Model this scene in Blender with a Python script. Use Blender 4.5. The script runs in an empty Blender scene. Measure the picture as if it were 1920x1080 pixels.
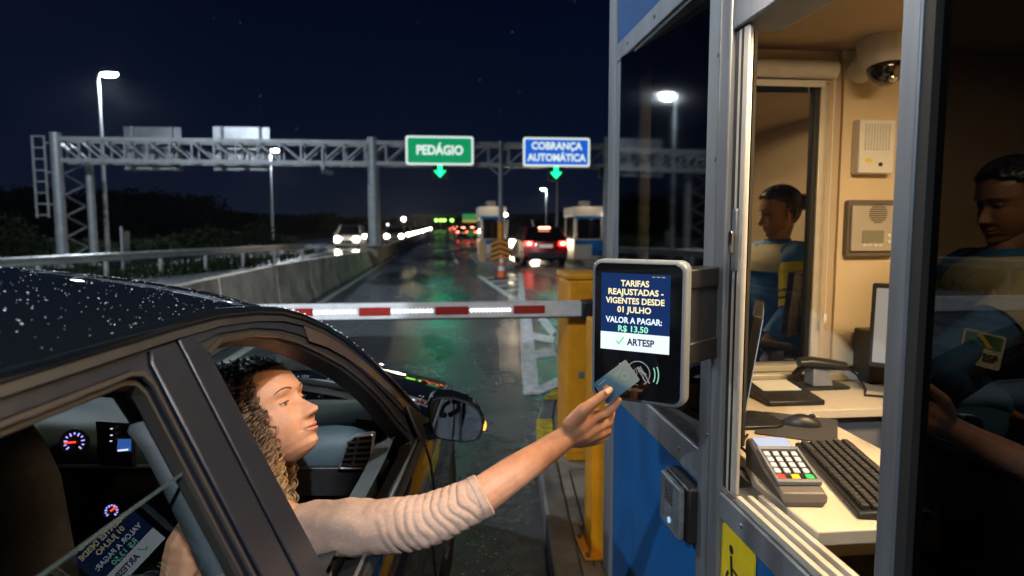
import bpy, bmesh, math, random
from mathutils import Vector as V, Matrix, noise
R = math.radians
S = bpy.context.scene
COL = S.collection
rnd = random.Random(11)

# ------------------------------------------------------------------ camera
F_PX, PITCH, YAW, CAMH = 1250.0, R(5.26), R(5.94), 1.56
cd = bpy.data.cameras.new('camera'); cam = bpy.data.objects.new('camera', cd); COL.objects.link(cam)
cam.location = (0, 0, CAMH); cam.rotation_euler = (R(90) - PITCH, 0, -YAW)
cd.sensor_width = 36; cd.lens = F_PX / 1920 * 36; cd.clip_start = 0.02; cd.clip_end = 4000
cd.dof.use_dof = True; cd.dof.focus_distance = 1.47; cd.dof.aperture_fstop = 3.4
S.camera = cam

# ------------------------------------------------------------------ world: night sky
W = bpy.data.worlds.new('World'); S.world = W; W.use_nodes = True
nt = W.node_tree; N = nt.nodes; L = nt.links
for n in list(N): N.remove(n)
out = N.new('ShaderNodeOutputWorld'); bg = N.new('ShaderNodeBackground'); L.new(bg.outputs[0], out.inputs[0])
tc = N.new('ShaderNodeTexCoord'); sx = N.new('ShaderNodeSeparateXYZ'); L.new(tc.outputs['Generated'], sx.inputs[0])
cr = N.new('ShaderNodeValToRGB'); L.new(sx.outputs[2], cr.inputs[0])
e = cr.color_ramp.elements
e[0].position = 0.0; e[0].color = (.0075, .0105, .021, 1)
e[1].position = 1.0; e[1].color = (.0006, .0012, .006, 1)
x = e.new(.05); x.color = (.0040, .0070, .019, 1)
x = e.new(.14); x.color = (.0014, .0040, .0150, 1)
x = e.new(.35); x.color = (.0006, .0022, .0105, 1)
vor = N.new('ShaderNodeTexVoronoi'); vor.inputs['Scale'].default_value = 70; L.new(tc.outputs['Generated'], vor.inputs['Vector'])
lt = N.new('ShaderNodeMapRange'); lt.inputs['From Min'].default_value = .0; lt.inputs['From Max'].default_value = .055
lt.inputs['To Min'].default_value = 1; lt.inputs['To Max'].default_value = 0; L.new(vor.outputs['Distance'], lt.inputs['Value'])
sc_ = N.new('ShaderNodeSeparateColor'); L.new(vor.outputs['Color'], sc_.inputs[0])
pw = N.new('ShaderNodeMath'); pw.operation = 'POWER'; L.new(sc_.outputs[0], pw.inputs[0]); pw.inputs[1].default_value = 5
mu = N.new('ShaderNodeMath'); mu.operation = 'MULTIPLY'; L.new(lt.outputs[0], mu.inputs[0]); L.new(pw.outputs[0], mu.inputs[1])
mg = N.new('ShaderNodeMath'); mg.operation = 'GREATER_THAN'; L.new(sx.outputs[2], mg.inputs[0]); mg.inputs[1].default_value = .09
m2 = N.new('ShaderNodeMath'); m2.operation = 'MULTIPLY'; L.new(mu.outputs[0], m2.inputs[0]); L.new(mg.outputs[0], m2.inputs[1])
star = N.new('ShaderNodeMix'); star.data_type = 'RGBA'; star.blend_type = 'ADD'; L.new(m2.outputs[0], star.inputs[0])
L.new(cr.outputs[0], star.inputs[6]); star.inputs[7].default_value = (.40, .45, .55, 1)
L.new(star.outputs[2], bg.inputs[0]); bg.inputs[1].default_value = 1.0

# moonlight
sd = bpy.data.lights.new('moon', 'SUN'); so = bpy.data.objects.new('moon', sd); COL.objects.link(so)
sd.energy = .012; sd.angle = R(1); sd.color = (.75, .85, 1); so.rotation_euler = (R(40), R(-20), 0)

vs = S.view_settings
S.display_settings.display_device = 'sRGB'; vs.view_transform = 'Standard'; vs.look = 'None'; vs.exposure = 0; vs.gamma = 1
S.render.engine = 'CYCLES'
cy = S.cycles; cy.use_denoising = True; cy.max_bounces = 8; cy.diffuse_bounces = 3; cy.glossy_bounces = 5
cy.transmission_bounces = 6; cy.transparent_max_bounces = 24; cy.sample_clamp_indirect = 4; cy.sample_clamp_direct = 0
cy.caustics_reflective = False; cy.caustics_refractive = False

# ------------------------------------------------------------------ projection helpers (real depths)
cy_, sy_ = math.cos(YAW), math.sin(YAW)
def K(u, v, h): return V((u * cy_ + v * sy_, -u * sy_ + v * cy_, h))      # metres right of / ahead of the viewer's foot point
def ray(px, py):
    a = (px - 960) / F_PX; b = -(py - 540) / F_PX
    return V((a, math.cos(PITCH) + b * math.sin(PITCH), -math.sin(PITCH) + b * math.cos(PITCH)))
def av(px, py, v):
    d = ray(px, py); s = v / d.y
    return K(d.x * s, v, CAMH + d.z * s)
def rw(px, py): d = ray(px, py); return K(d.x, d.y, d.z)
def onY(px, py, Y): d = rw(px, py); return V((0, 0, CAMH)) + d * (Y / d.y)
def onX(px, py, X): d = rw(px, py); return V((0, 0, CAMH)) + d * (X / d.x)
def onZ(px, py, Z): d = rw(px, py); return V((0, 0, CAMH)) + d * ((Z - CAMH) / d.z)

# ------------------------------------------------------------------ materials
def mat(name, col, rough=.5, metal=0, nz=0, nscale=20, rz=0, bump=0, bscale=80, emit=None, es=0, coat=0, spec=.5, sss=0, col2=None, detail=6, coatrough=.03, stretch=None, trans=0):
    m = bpy.data.materials.new(name); m.use_nodes = True
    nt = m.node_tree; N = nt.nodes; L = nt.links; p = N['Principled BSDF']
    p.inputs['Base Color'].default_value = (*col, 1); p.inputs['Roughness'].default_value = rough
    p.inputs['Metallic'].default_value = metal; p.inputs['Specular IOR Level'].default_value = spec
    p.inputs['Coat Weight'].default_value = coat; p.inputs['Coat Roughness'].default_value = coatrough
    p.inputs['Transmission Weight'].default_value = trans
    if sss:
        p.inputs['Subsurface Weight'].default_value = sss; p.inputs['Subsurface Radius'].default_value = (.012, .004, .002); p.inputs['Subsurface Scale'].default_value = 1
    if emit: p.inputs['Emission Color'].default_value = (*emit, 1); p.inputs['Emission Strength'].default_value = es
    t = N.new('ShaderNodeTexCoord'); src = t.outputs['Object']
    if stretch:
        mp = N.new('ShaderNodeMapping'); mp.inputs['Scale'].default_value = stretch; L.new(src, mp.inputs[0]); src = mp.outputs[0]
    if nz or col2 or rz:
        n = N.new('ShaderNodeTexNoise'); n.inputs['Scale'].default_value = nscale; n.inputs['Detail'].default_value = detail; n.inputs['Roughness'].default_value = .62
        L.new(src, n.inputs['Vector'])
        r = N.new('ShaderNodeValToRGB'); L.new(n.outputs[0], r.inputs[0])
        r.color_ramp.elements[0].position = .36; r.color_ramp.elements[1].position = .66
        c2 = col2 or tuple(min(1, c * (1 + nz)) for c in col); c1 = tuple(c * (1 - nz) for c in col)
        r.color_ramp.elements[0].color = (*c1, 1); r.color_ramp.elements[1].color = (*c2, 1)
        if nz or col2: L.new(r.outputs[0], p.inputs['Base Color'])
        if rz:
            q = N.new('ShaderNodeMapRange'); q.inputs['From Min'].default_value = .3; q.inputs['From Max'].default_value = .7
            q.inputs['To Min'].default_value = max(.02, rough - rz); q.inputs['To Max'].default_value = min(1, rough + rz)
            L.new(n.outputs[0], q.inputs['Value']); L.new(q.outputs[0], p.inputs['Roughness'])
    if bump:
        b = N.new('ShaderNodeTexNoise'); b.inputs['Scale'].default_value = bscale; b.inputs['Detail'].default_value = 4
        L.new(src, b.inputs['Vector']); bn = N.new('ShaderNodeBump'); bn.inputs['Strength'].default_value = bump; bn.inputs['Distance'].default_value = .01
        L.new(b.outputs[0], bn.inputs['Height']); L.new(bn.outputs[0], p.inputs['Normal'])
    return m
def emis(name, col, s):
    m = bpy.data.materials.new(name); m.use_nodes = True; N = m.node_tree.nodes; p = N['Principled BSDF']
    p.inputs['Base Color'].default_value = (*[c * .3 for c in col], 1); p.inputs['Roughness'].default_value = .3
    p.inputs['Emission Color'].default_value = (*col, 1); p.inputs['Emission Strength'].default_value = s
    return m
def thin_glass(name, tint=(.9, .95, .95), ior=1.5, boost=1.0, base=0.0, rough=.0):
    m = bpy.data.materials.new(name); m.use_nodes = True; N = m.node_tree.nodes; L = m.node_tree.links
    for n in list(N): N.remove(n)
    o = N.new('ShaderNodeOutputMaterial'); mx = N.new('ShaderNodeMixShader'); tr = N.new('ShaderNodeBsdfTransparent'); gl = N.new('ShaderNodeBsdfGlossy')
    lw = N.new('ShaderNodeLayerWeight'); p5 = N.new('ShaderNodeMath'); p5.operation = 'POWER'; L.new(lw.outputs['Facing'], p5.inputs[0]); p5.inputs[1].default_value = 5
    fr = N.new('ShaderNodeMath'); fr.operation = 'MULTIPLY_ADD'; L.new(p5.outputs[0], fr.inputs[0]); fr.inputs[1].default_value = .95; fr.inputs[2].default_value = .045
    ma = N.new('ShaderNodeMath'); ma.operation = 'MULTIPLY_ADD'; ma.use_clamp = True; ma.inputs[1].default_value = boost; ma.inputs[2].default_value = base
    L.new(fr.outputs[0], ma.inputs[0]); L.new(ma.outputs[0], mx.inputs[0]); tr.inputs[0].default_value = (*tint, 1)
    gl.inputs['Roughness'].default_value = rough; gl.inputs[0].default_value = (.95, .97, 1, 1)
    L.new(tr.outputs[0], mx.inputs[1]); L.new(gl.outputs[0], mx.inputs[2]); L.new(mx.outputs[0], o.inputs[0])
    return m

M = {}
M['alu'] = mat('aluminium', (.24, .262, .29), .50, .5, nz=.24, nscale=9, rz=.14, stretch=(1, 1, .1))
M['alu_dark'] = mat('dark_aluminium', (.20, .215, .23), .42, .7, nz=.15, nscale=12, rz=.1)
M['cream_alu'] = mat('cream_aluminium', (.62, .58, .5), .4, .3, nz=.06)
M['blue'] = mat('blue_paint', (.008, .115, .35), .52, 0, nz=.16, nscale=5, rz=.12, spec=.25)
M['cream'] = mat('cream_wall', (.68, .55, .36), .65, nz=.05, nscale=3, bump=.05, bscale=300)
M['ceil'] = mat('ceiling_paint', (.52, .41, .28), .7, nz=.05, nscale=3)
M['desk'] = mat('desk_laminate', (.56, .48, .36), .45, nz=.06, nscale=14, stretch=(1, .15, 1))
M['black'] = mat('black_plastic', (.012, .012, .013), .42, rz=.1, nscale=40, bump=.04, bscale=400)
M['black_gloss'] = mat('black_gloss', (.006, .006, .008), .08, coat=.5)
M['rubber'] = mat('rubber', (.012, .012, .012), .7)
M['grey_pl'] = mat('grey_plastic', (.16, .165, .175), .45, nz=.05)
M['lt_grey'] = mat('light_grey_plastic', (.36, .38, .41), .42, nz=.05)
M['white_pl'] = mat('white_plastic', (.74, .72, .66), .4, nz=.03)
M['floor_d'] = mat('dark_floor', (.05, .045, .04), .7, nz=.2)
M['yellow'] = mat('yellow_paint', (.78, .32, .008), .45, nz=.16, nscale=6, rz=.1, coat=.1)
M['sign_y'] = mat('yellow_sign', (.82, .60, .015), .5, nz=.06)
M['ink'] = mat('black_ink', (.012, .014, .014), .6)
M['white_paint'] = mat('white_paint', (.62, .63, .65), .5, nz=.12, nscale=12)
M['red_paint'] = mat('red_paint', (.45, .02, .015), .45, nz=.12)
M['conc'] = mat('concrete', (.25, .215, .165), .8, nz=.38, nscale=3.5, bump=.4, bscale=45, detail=9)
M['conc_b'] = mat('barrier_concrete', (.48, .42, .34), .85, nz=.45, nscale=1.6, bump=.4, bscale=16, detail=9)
M['kerb'] = mat('kerb_concrete', (.17, .16, .15), .6, nz=.4, nscale=5, bump=.4, bscale=40)
M['steel'] = mat('galvanised_steel', (.36, .385, .40), .5, .4, nz=.14, nscale=4)
M['steel_d'] = mat('dull_steel', (.22, .24, .26), .5, .5, nz=.2, nscale=3)
M['rail'] = mat('guardrail_steel', (.42, .43, .42), .42, .6, nz=.2, nscale=2)
M['paint'] = mat('black_car_paint', (.004, .006, .009), .55, 0, coat=1.0, coatrough=.012, nz=.1, nscale=500, spec=0)
M['satin'] = mat('satin_pillar', (.012, .0135, .020), .36, .1, rz=.05, nscale=30, bump=.03, bscale=600)
M['trim'] = mat('black_trim', (.010, .010, .011), .5, rz=.1)
M['seal'] = mat('window_seal', (.03, .024, .02), .4, coat=.2)
M['dash'] = mat('dashboard_plastic', (.05, .078, .088), .55, nz=.08, nscale=80, bump=.06, bscale=700)
M['lining'] = mat('door_lining', (.034, .042, .048), .55, bump=.05, bscale=500)
M['cloth'] = mat('seat_cloth', (.022, .019, .017), .9, nz=.2, nscale=60, bump=.2, bscale=500)
M['belt'] = mat('belt_webbing', (.07, .075, .08), .7, bump=.2, bscale=300)
M['chrome'] = mat('chrome', (.75, .76, .78), .12, 1)
M['silver'] = mat('silver_trim', (.6, .6, .6), .3, .9)
M['mirror'] = mat('mirror_surface', (.34, .36, .39), .01, 1)
M['amber'] = emis('amber_lens', (1, .42, .05), 2.2)
M['car_glass'] = thin_glass('car_glass', (.80, .88, .88), 1.5, 1.9)
M['wind_glass'] = thin_glass('windscreen_glass', (.86, .92, .92), 1.5, .9)
M['dark_glass'] = thin_glass('dark_booth_glass', (.05, .055, .06), 1.5, 2.0, .05, .035)
M['right_glass'] = thin_glass('tinted_booth_glass', (.028, .03, .033), 1.5, 1.0, .0)
M['night_glass'] = thin_glass('night_window_glass', (.17, .19, .22), 1.5, 1.0, .46)
M['drop'] = mat('water_drop', (.9, .95, 1), .02, 0, trans=1, spec=1); M['drop'].node_tree.nodes['Principled BSDF'].inputs['IOR'].default_value = 1.33
M['tyre'] = mat('tyre', (.012, .012, .012), .75)
M['skin'] = mat('skin', (.45, .215, .12), .52, nz=.10, nscale=55, sss=.24, bump=.10, bscale=420, spec=.32)
M['skin_d'] = mat('darker_skin', (.32, .16, .09), .45, nz=.06, nscale=40, sss=.1)
M['lawn'] = mat('grass_ground', (.018, .028, .010), .9, nz=.5, nscale=1.2)
M['leaf'] = mat('leaves', (.009, .0145, .003), .75, nz=.5, nscale=1.5, spec=.15)
M['leaf_far'] = mat('far_leaves', (.010, .014, .009), .9, nz=.4, nscale=.3)
M['lamp'] = emis('lamp_lens', (.86, .94, 1), 110)
M['lamp_far'] = emis('far_lamp_lens', (1, .93, .8), 30)
M['head'] = emis('headlight_lens', (1, .82, .54), 170)
M['tail'] = emis('taillight_lens', (1, .03, .02), 9)
M['tail_hot'] = emis('brake_bulb', (1, .25, .14), 20)
M['green_l'] = emis('green_arrow', (.012, .95, .30), 2.6)

def asphalt(name, col, r0, r1, sc):
    m = bpy.data.materials.new(name); m.use_nodes = True; N = m.node_tree.nodes; L = m.node_tree.links; p = N['Principled BSDF']
    t = N.new('ShaderNodeTexCoord')
    def nz(scale, det, sc3=None):
        n = N.new('ShaderNodeTexNoise'); n.inputs['Scale'].default_value = scale; n.inputs['Detail'].default_value = det
        if sc3:
            mp = N.new('ShaderNodeMapping'); mp.inputs['Scale'].default_value = sc3; L.new(t.outputs['Object'], mp.inputs[0]); L.new(mp.outputs[0], n.inputs['Vector'])
        else: L.new(t.outputs['Object'], n.inputs['Vector'])
        return n
    big = nz(.55, 7, (1.6, .35, 1)); fine = nz(130, 3); mid = nz(9, 6)
    r = N.new('ShaderNodeMapRange'); r.inputs['From Min'].default_value = .38; r.inputs['From Max'].default_value = .64
    r.inputs['To Min'].default_value = r0; r.inputs['To Max'].default_value = r1; L.new(big.outputs[0], r.inputs['Value'])
    ad = N.new('ShaderNodeMath'); ad.operation = 'MULTIPLY_ADD'; L.new(mid.outputs[0], ad.inputs[0]); ad.inputs[1].default_value = .22; 
    sub = N.new('ShaderNodeMath'); sub.operation = 'SUBTRACT'; L.new(r.outputs[0], sub.inputs[0]); sub.inputs[1].default_value = .11
    L.new(sub.outputs[0], ad.inputs[2]); L.new(ad.outputs[0], p.inputs['Roughness'])
    mx = N.new('ShaderNodeMix'); mx.data_type = 'RGBA'; L.new(mid.outputs[0], mx.inputs[0])
    mx.inputs[6].default_value = (*[c * .45 for c in col], 1); mx.inputs[7].default_value = (*[c * 1.5 for c in col], 1)
    m3 = N.new('ShaderNodeMix'); m3.data_type = 'RGBA'; m3.blend_type = 'MULTIPLY'; m3.inputs[0].default_value = .55
    L.new(mx.outputs[2], m3.inputs[6]); L.new(fine.outputs['Color'], m3.inputs[7])
    L.new(m3.outputs[2], p.inputs['Base Color'])
    b1 = N.new('ShaderNodeBump'); b1.inputs['Strength'].default_value = .5; b1.inputs['Distance'].default_value = .004; L.new(fine.outputs[0], b1.inputs['Height'])
    b2 = N.new('ShaderNodeBump'); b2.inputs['Strength'].default_value = .35; b2.inputs['Distance'].default_value = .02; L.new(mid.outputs[0], b2.inputs['Height']); L.new(b1.outputs[0], b2.inputs['Normal'])
    L.new(b2.outputs[0], p.inputs['Normal'])
    return m
M['asphalt'] = asphalt('wet_asphalt', (.135, .143, .158), .12, .40, 1)
M['asphalt_o'] = asphalt('wet_asphalt_lane', (.20, .21, .225), .16, .42, 1)
M['puddle'] = mat('puddle_water', (.006, .007, .008), .05, bump=.10, bscale=30, spec=.6)

# ------------------------------------------------------------------ mesh helpers
ORG = {}
class MB:
    def __init__(s): s.v = []; s.f = []; s.mi = []; s.k = 0; s.att = []
    def add(s, vs, fs):
        b = len(s.v); s.v += [V(p) for p in vs]; s.f += [tuple(i + b for i in f) for f in fs]; s.mi += [s.k] * len(fs); return s
    def obox(s, c, ax, ay, az):                       # centre + three half-extent vectors
        c = V(c); ax, ay, az = V(ax), V(ay), V(az)
        p = [c + ax * i + ay * j + az * k for i in (-1, 1) for j in (-1, 1) for k in (-1, 1)]
        return s.add(p, [(0, 1, 3, 2), (4, 6, 7, 5), (0, 4, 5, 1), (2, 3, 7, 6), (0, 2, 6, 4), (1, 5, 7, 3)])
    def box(s, x0, x1, y0, y1, z0, z1):
        return s.obox(((x0 + x1) / 2, (y0 + y1) / 2, (z0 + z1) / 2), ((x1 - x0) / 2, 0, 0), (0, (y1 - y0) / 2, 0), (0, 0, (z1 - z0) / 2))
    def bar(s, a, b, w, h, up=(0, 0, 1)):
        a, b = V(a), V(b); d = (b - a); n = d.normalized(); up = V(up)
        if abs(n.dot(up)) > .98: up = V((0, 1, 0))
        r = n.cross(up).normalized(); u2 = r.cross(n)
        return s.obox((a + b) / 2, d / 2, r * w / 2, u2 * h / 2)
    def tube(s, pts, r, n=8, cap=True, sq=None, up0=None):
        pts = [V(p) for p in pts]; m = len(pts); rs = r if isinstance(r, (list, tuple)) else [r] * m
        tang = [(pts[min(i + 1, m - 1)] - pts[max(i - 1, 0)]).normalized() for i in range(m)]
        up = V(up0) if up0 else (V((0, 0, 1)) if abs(tang[0].z) < .9 else V((1, 0, 0)))
        vs = []; a = (up - tang[0] * up.dot(tang[0])).normalized()
        for i in range(m):
            a = (a - tang[i] * a.dot(tang[i])).normalized(); b = tang[i].cross(a)
            ra, rb = (rs[i], rs[i]) if not isinstance(rs[i], tuple) else rs[i]
            for k in range(n):
                t = 2 * math.pi * k / n; vs.append(pts[i] + a * (ra * math.cos(t)) + b * (rb * math.sin(t)))
        fs = [(i * n + k, i * n + (k + 1) % n, (i + 1) * n + (k + 1) % n, (i + 1) * n + k) for i in range(m - 1) for k in range(n)]
        if cap: fs += [tuple(range(n))[::-1], tuple((m - 1) * n + k for k in range(n))]
        return s.add(vs, fs)
    def cyl(s, a, b, r, n=16, r2=None): return s.tube([a, b], [r, r2 if r2 is not None else r], n)
    def prism(s, poly, d):
        n = len(poly); d = V(d); vs = [V(p) for p in poly] + [V(p) + d for p in poly]
        return s.add(vs, [tuple(range(n))[::-1], tuple(range(n, 2 * n))] + [(i, (i + 1) % n, n + (i + 1) % n, n + i) for i in range(n)])
    def ring(s, o, i, d, closed=True):
        n = len(o); d = V(d); vs = [V(p) for p in o] + [V(p) for p in i] + [V(p) + d for p in o] + [V(p) + d for p in i]; fs = []
        for k in range(n if closed else n - 1):
            j = (k + 1) % n
            fs += [(k, j, n + j, n + k), (2 * n + k, 3 * n + k, 3 * n + j, 2 * n + j), (k, 2 * n + k, 2 * n + j, j), (n + k, n + j, 3 * n + j, 3 * n + k)]
        if not closed: fs += [(0, n, 3 * n, 2 * n), (n - 1, 3 * n - 1, 4 * n - 1, 2 * n - 1)]
        return s.add(vs, fs)
    def grid(s, rows, cu=False, skip=None):
        m = len(rows); n = len(rows[0]); vs = [p for r in rows for p in r]; fs = []
        for i in range(m - 1):
            for k in range(n if cu else n - 1):
                j = (k + 1) % n; q = (i * n + k, i * n + j, (i + 1) * n + j, (i + 1) * n + k)
                if skip and skip(sum((V(vs[t]) for t in q), V()) / 4): continue
                fs.append(q)
        return s.add(vs, fs)
    def ball(s, c, r, n=12, m=8, ax=None):
        c = V(c); r = r if isinstance(r, (tuple, list)) else (r, r, r); ax = ax or (V((1, 0, 0)), V((0, 1, 0)), V((0, 0, 1)))
        rows = [[c + ax[0] * (r[0] * math.sin(a) * math.cos(b)) + ax[1] * (r[1] * math.sin(a) * math.sin(b)) + ax[2] * (r[2] * math.cos(a))
                 for b in [2 * math.pi * k / n for k in range(n)]] for a in [math.pi * (i + .02) / (m + .04) for i in range(m + 1)]]
        b0 = len(s.v); s.grid(rows, cu=True)
        s.f += [tuple(b0 + k for k in range(n))[::-1], tuple(b0 + m * n + k for k in range(n))]; s.mi += [s.k] * 2
        return s
    def lathe(s, c, axis, prof, n=24):                # prof: (radius, along)
        c = V(c); ax = V(axis).normalized(); t = V((0, 0, 1)) if abs(ax.z) < .9 else V((1, 0, 0)); a = ax.cross(t).normalized(); b = ax.cross(a)
        rows = [[c + ax * z + a * (r * math.cos(2 * math.pi * k / n)) + b * (r * math.sin(2 * math.pi * k / n)) for k in range(n)] for r, z in prof]
        return s.grid(rows, cu=True)
    def rrect(s, c, xd, yd, w, h, r, d, n=6):
        c = V(c); xd = V(xd); yd = V(yd); P = []
        for cx, cy, a0 in ((1, 1, 0), (-1, 1, 90), (-1, -1, 180), (1, -1, 270)):
            for k in range(n + 1):
                a = R(a0 + 90 * k / n); P.append(c + xd * (cx * (w / 2 - r) + r * math.cos(a)) + yd * (cy * (h / 2 - r) + r * math.sin(a)))
        return s.prism(P, d)
    def build(s, name, mats, parent=None, bevel=0, smooth=35, seg=2, recalc=True):
        o0 = ORG.get(root_of(parent).name, V()) if parent else V()
        me = bpy.data.meshes.new(name); me.from_pydata([tuple(p - o0) for p in s.v], [], s.f)
        mats = mats if isinstance(mats, (list, tuple)) else [mats]
        for q in mats: me.materials.append(M[q] if isinstance(q, str) else q)
        me.polygons.foreach_set('material_index', s.mi)
        if recalc:
            bm = bmesh.new(); bm.from_mesh(me); bmesh.ops.recalc_face_normals(bm, faces=bm.faces); bm.to_mesh(me); bm.free()
        if smooth:
            me.polygons.foreach_set('use_smooth', [True] * len(me.polygons)); me.set_sharp_from_angle(angle=R(smooth))
        o = bpy.data.objects.new(name, me); COL.objects.link(o)
        if parent: o.parent = parent
        if bevel:
            b = o.modifiers.new('bevel', 'BEVEL'); b.width = bevel; b.segments = seg; b.limit_method = 'ANGLE'; b.angle_limit = R(40); b.harden_normals = False
        me.update(); return o
def root_of(o):
    while o.parent: o = o.parent
    return o
def thing(name, label, cat, loc=(0, 0, 0), group=None):
    o = bpy.data.objects.new(name, None); COL.objects.link(o); o.location = loc; o.empty_display_size = .1
    o['label'] = label; o['category'] = cat; ORG[o.name] = V(loc)
    if group: o['group'] = group
    return o
def tag(o, label, cat, group=None):
    o['label'] = label; o['category'] = cat
    if group: o['group'] = group
    return o
def struct(o): o['kind'] = 'structure'; return o
def stuff(o): o['kind'] = 'stuff'; return o
def text_mesh(mb, body, size, o, xd, yd, bold=0.0, align='CENTER', width=None, k=0, spacing=1.0):
    c = bpy.data.curves.new('t', 'FONT'); c.body = body; c.size = size; c.align_x = align; c.align_y = 'CENTER'; c.offset = bold; c.resolution_u = 3; c.space_character = spacing
    ob = bpy.data.objects.new('t', c); COL.objects.link(ob); bpy.context.view_layer.update()
    me = bpy.data.meshes.new_from_object(ob.evaluated_get(bpy.context.evaluated_depsgraph_get()))
    xd, yd, o = V(xd), V(yd), V(o); xs = [v.co.x for v in me.vertices] or [0]
    f = 1.0
    if width: f = width / max(1e-6, max(xs) - min(xs))
    mb.k = k; mb.add([o + xd * (v.co.x * f) + yd * (v.co.y) for v in me.vertices], [tuple(p.vertices) for p in me.polygons])
    bpy.data.objects.remove(ob); bpy.data.curves.remove(c); bpy.data.meshes.remove(me)
def light(name, kind, loc, energy, col, parent=None, size=.2, spot=None, blend=.4, direction=None, size_y=None):
    d = bpy.data.lights.new(name, kind); d.energy = energy; d.color = col
    if kind == 'AREA':
        d.size = size
        if size_y: d.shape = 'RECTANGLE'; d.size_y = size_y
    else: d.shadow_soft_size = size
    if kind == 'SPOT': d.spot_size = R(spot or 140); d.spot_blend = blend
    o = bpy.data.objects.new(name, d); COL.objects.link(o)
    o.location = V(loc) - (ORG.get(root_of(parent).name, V()) if parent else V())
    if direction: o.rotation_euler = V(direction).to_track_quat('-Z', 'Y').to_euler()
    if parent: o.parent = parent
    return o
def kids(o): return [c for c in COL.objects if c.parent == o]
def copy_tree(o, parent=None):
    c = o.copy(); COL.objects.link(c)
    if parent: c.parent = parent
    for ch in kids(o): copy_tree(ch, c)
    return c
def place(o, loc, rz=0): o.location = loc; o.rotation_euler = (0, 0, rz); return o
def smoothstep(a, b, x):
    t = max(0, min(1, (x - a) / (b - a))); return t * t * (3 - 2 * t)

# ================================================================== SETTING
g = MB(); g.grid([[V((x, y, -.03)) for x in (-900, -300, -60, -15.5)] for y in (-60, 0, 40, 200, 1500)])
g.grid([[V((x, y, -.03)) for x in (13.5, 60, 300, 900)] for y in (-60, 0, 40, 200, 1500)])
g.grid([[V((x, y, -.035)) for x in (-15.5, 0, 13.5)] for y in (500, 900, 1500)])
struct(g.build('ground', 'lawn'))
g = MB(); g.grid([[V((x, y, 0)) for x in (-2.95, 0, 4, 9, 13.6)] for y in (-25, 0, 10, 40, 120, 520)])
struct(g.build('road', 'asphalt'))
g = MB(); g.grid([[V((x + (0 if y < 60 else -(y - 60) * .0), y, -.004)) for x in (-12.3, -7.5, -2.9)] for y in (-25, 0, 20, 60, 120, 520)])
struct(g.build('opposite_road', 'asphalt_o'))

# gentle hills beyond
h = MB(); rows = []
for i in range(10):
    row = []
    for k in range(90):
        a = R(-62 + 124 * k / 89); d = 420 + i * 60
        n_ = noise.noise(V((a * 5, i * .1, 3))) * .5 + .5
        hh = math.sin(math.pi * min(1, i / 5) * .5) * (9 + 26 * n_ * (.4 + .6 * smoothstep(.02, -.5, a)) + 12 * smoothstep(.05, .3, a))
        row.append(V((d * math.sin(a), d * math.cos(a), -3 + hh if i < 9 else -5)))
    rows.append(row)
h.grid(rows); struct(h.build('hills', 'leaf_far'))

# painted markings: sheets 4 mm above the asphalt
mk = MB()
_zi = [0]
def sheet(P, z=.004):
    _zi[0] += 1; z = .004 + .00025 * (_zi[0] % 40)
    mk.add([V((p[0], p[1], z)) for p in P], [tuple(range(len(P)))])
def stripe(a, b, w):
    a, b = V((*a, 0)), V((*b, 0)); n = (b - a).normalized(); n = V((n.y, -n.x, 0)) * w / 2; sheet([a - n, a + n, b + n, b - n])
stripe((-2.50, 4), (-2.50, 200), .13)
for P in ([(975, 585), (995, 585), (1012, 740), (981, 741)], [(1004, 728), (1046, 708), (1050, 724), (1008, 741)],
          [(992, 660), (1039, 651), (1042, 667), (996, 674)], [(985, 622), (1040, 632), (1037, 644), (987, 634)], [(1002, 590), (1018, 588), (1042, 620), (1034, 632)]):
    sheet([onZ(*p, 0) for p in P])
a0, a1, b0, b1 = onZ(897, 517, 0), onZ(972, 567, 0), onZ(976, 512, 0), onZ(979, 572, 0)
stripe(a0.xy, a1.xy, .16); stripe(b0.xy, (b1.x, b1.y), .16)
for t in (.1, .28, .46, .64, .82):
    p = a0.lerp(a1, t + .06); q = b0.lerp(b1, t); stripe(p.xy, q.xy, .22)
for y in range(28, 120, 9): stripe((.6, y), (.6, y + 4), .12)
stripe((8.2, 4), (8.2, 200), .13)
for y in range(14, 160, 10): stripe((-7.3, y), (-7.3, y + 4), .12)
stripe((-3.6, 2), (-3.6, 200), .12); stripe((-11.6, 2), (-11.6, 200), .12)
mm = mat('road_paint', (.74, .73, .70), .5, nz=.38, nscale=9, detail=10, bump=.3, bscale=120)
struct(mk.build('road_marking', mm, smooth=0))
# repair patches and cracks in the asphalt
pt = MB()
for (x0, x1, y0, y1) in ((-1.6, .1, 7.6, 9.6), (-.5, .6, 12, 16), (-2.1, -.4, 18, 23), (-1.4, .5, 31, 36)):
    P = []
    for k in range(28):
        a = 2 * math.pi * k / 28; c_, s_ = math.cos(a), math.sin(a)
        P.append(V(((x0 + x1) / 2 + (x1 - x0) / 2 * math.copysign(abs(c_) ** .5, c_) + rnd.uniform(-.05, .05), (y0 + y1) / 2 + (y1 - y0) / 2 * math.copysign(abs(s_) ** .5, s_) + rnd.uniform(-.05, .05), .003)))
    pt.add(P, [tuple(range(28))])
pm = asphalt('patched_asphalt', (.03, .031, .034), .12, .4, 1); struct(pt.build('road_patch', pm, smooth=0))
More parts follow.
